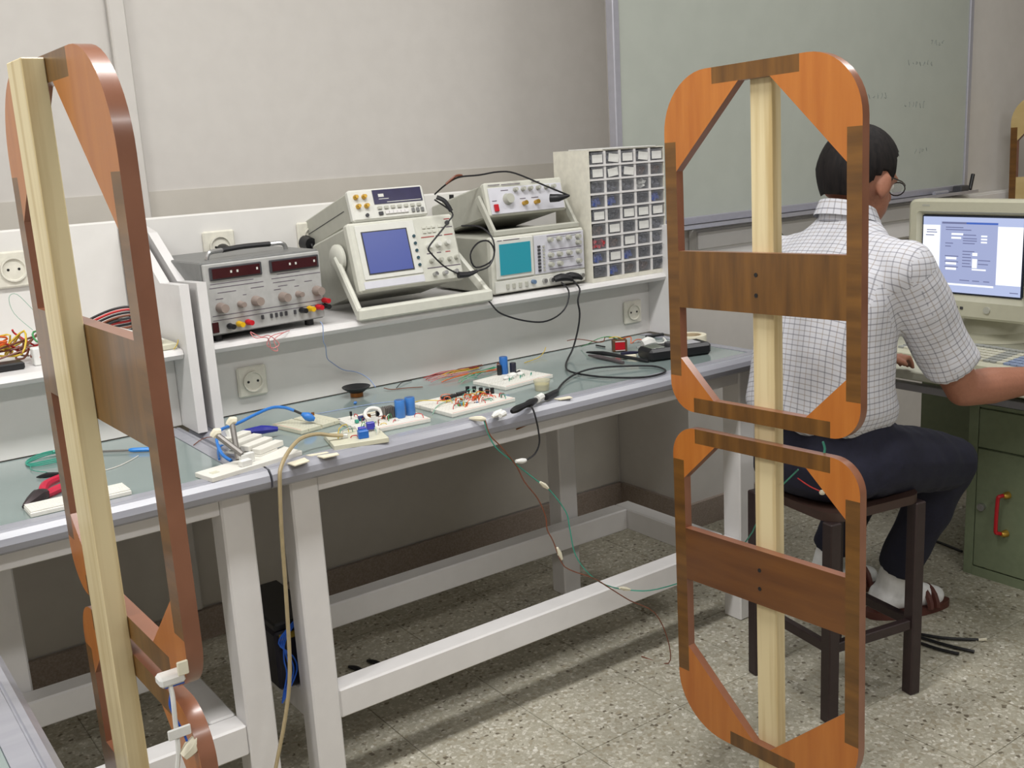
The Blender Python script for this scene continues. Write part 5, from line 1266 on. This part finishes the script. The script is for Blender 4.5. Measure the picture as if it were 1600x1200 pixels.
# hair
hm = MB(); n = 40; h = 24; vs = []
for i in range(h + 1):
    th = PI * i / h
    for j in range(n):
        a = 2 * PI * j / n
        d = V((math.sin(th) * math.cos(a), math.sin(th) * math.sin(a), math.cos(th)))
        az = abs(math.atan2(d.y, d.x))            # 0 = face
        lim = (-.60 if az > 2.3 else -.60 + (2.3 - az) / .3 * .22) if az > 2.0 else (-.38 + (2.0 - az) / .45 * .30 if az > 1.55 else (-.10 + (1.55 - az) / .55 * .48 if az > 1.0 else .42))
        k = 1.0 if d.z > lim else .80
        if az > 1.15 and az < 1.5 and d.z > -.45 and d.z <= lim: k = .99     # sideburns
        tp = 1 - .22 * max(0, -d.z)
        vs.append(hp_(-.006 + .1075 * d.x * k * tp, .0885 * d.y * k * tp, .020 + .1085 * d.z * k - (.012 * (1 - d.z) if az > 1.9 and k > .9 else 0)))
hm.add(vs, [(i * n + j, (i + 1) * n + j, (i + 1) * n + (j + 1) % n, i * n + (j + 1) % n) for i in range(h) for j in range(n)], 0, True)
part('hair', hm, hair_m, per)
# eyes and glasses
for s in (-1, 1):
    ey = part('eye', MB().sph(hp_(.077, s * .031, -.004), .011, 12), paper_m, per)
    part('iris', MB().sph(hp_(.0845, s * .031, -.005), .0055, 10), dark_m, ey)
gl = MB()
for s in (-1, 1):
    gl.tube([hp_(.104, s * .033 + .023 * math.cos(2 * PI * i / 14), -.006 + .016 * math.sin(2 * PI * i / 14)) for i in range(15)], .0016, 6, 1)
    gl.tube([hp_(.102, s * .056, .002), hp_(.06, s * .078, .004), hp_(.0, s * .086, .004), hp_(-.012, s * .085, -.008)], .0017, 6, 2)
gl.tube([hp_(.104, -.010, 0), hp_(.108, 0, .003), hp_(.104, .010, 0)], .0016, 6, 2)
g_ = part('glasses', gl, plain('dark_glasses_frame', 52, 44, 44, .35, .4), per)
for s in (-1, 1):
    part('lens', MB().tube([hp_(.1035, s * .033, -.006), hp_(.1045, s * .033, -.006)], .0145, 14, 1), glassy('spectacle_lens', 220, 222, 225, .18), g_)

# ------------------------------------------------------------------ small things at the right
single('dark_plug', MB().tube([(2.98, 2.526, 1.02), (2.98, 2.50, 1.02), (2.98, 2.488, 1.015)], [.020, .019, .012], 10, 2), plain('grey_green_plastic', 84, 90, 78, .5), 'grey-green plug on the wall trunking between the head and the monitor', 'plug')
single('dark_plug', MB().tube([(3.13, 2.526, .985), (3.13, 2.495, .985), (3.13, 2.485, .975)], [.018, .018, .010], 10, 2), dark_m, 'small black plug on the wall trunking just left of the monitor', 'plug')
for k, (P, lab) in enumerate((([(2.44, 1.57, .006), (2.47, 1.50, .006), (2.53, 1.43, .006)], 'upper black cable end on the floor beside the stool'), ([(2.43, 1.54, .006), (2.44, 1.47, .006), (2.46, 1.40, .006)], 'middle black cable end on the floor beside the stool'), ([(2.40, 1.52, .006), (2.405, 1.47, .006), (2.42, 1.42, .006)], 'lower black cable end on the floor beside the stool'), ([(3.05, 2.00, .005), (3.08, 1.92, .005), (3.06, 1.80, .005)], 'black cable on the floor in the shade under the desk'))):
    single('floor_cable', MB().tube(P, .0045, 6), dark_m, lab, 'cable')
single('bare_wire', MB().tube([(2.525, 1.435, .005), (2.545, 1.415, .008)], .004, 6, 1), tape_m, 'pale bare end of the upper floor cable', 'wire')
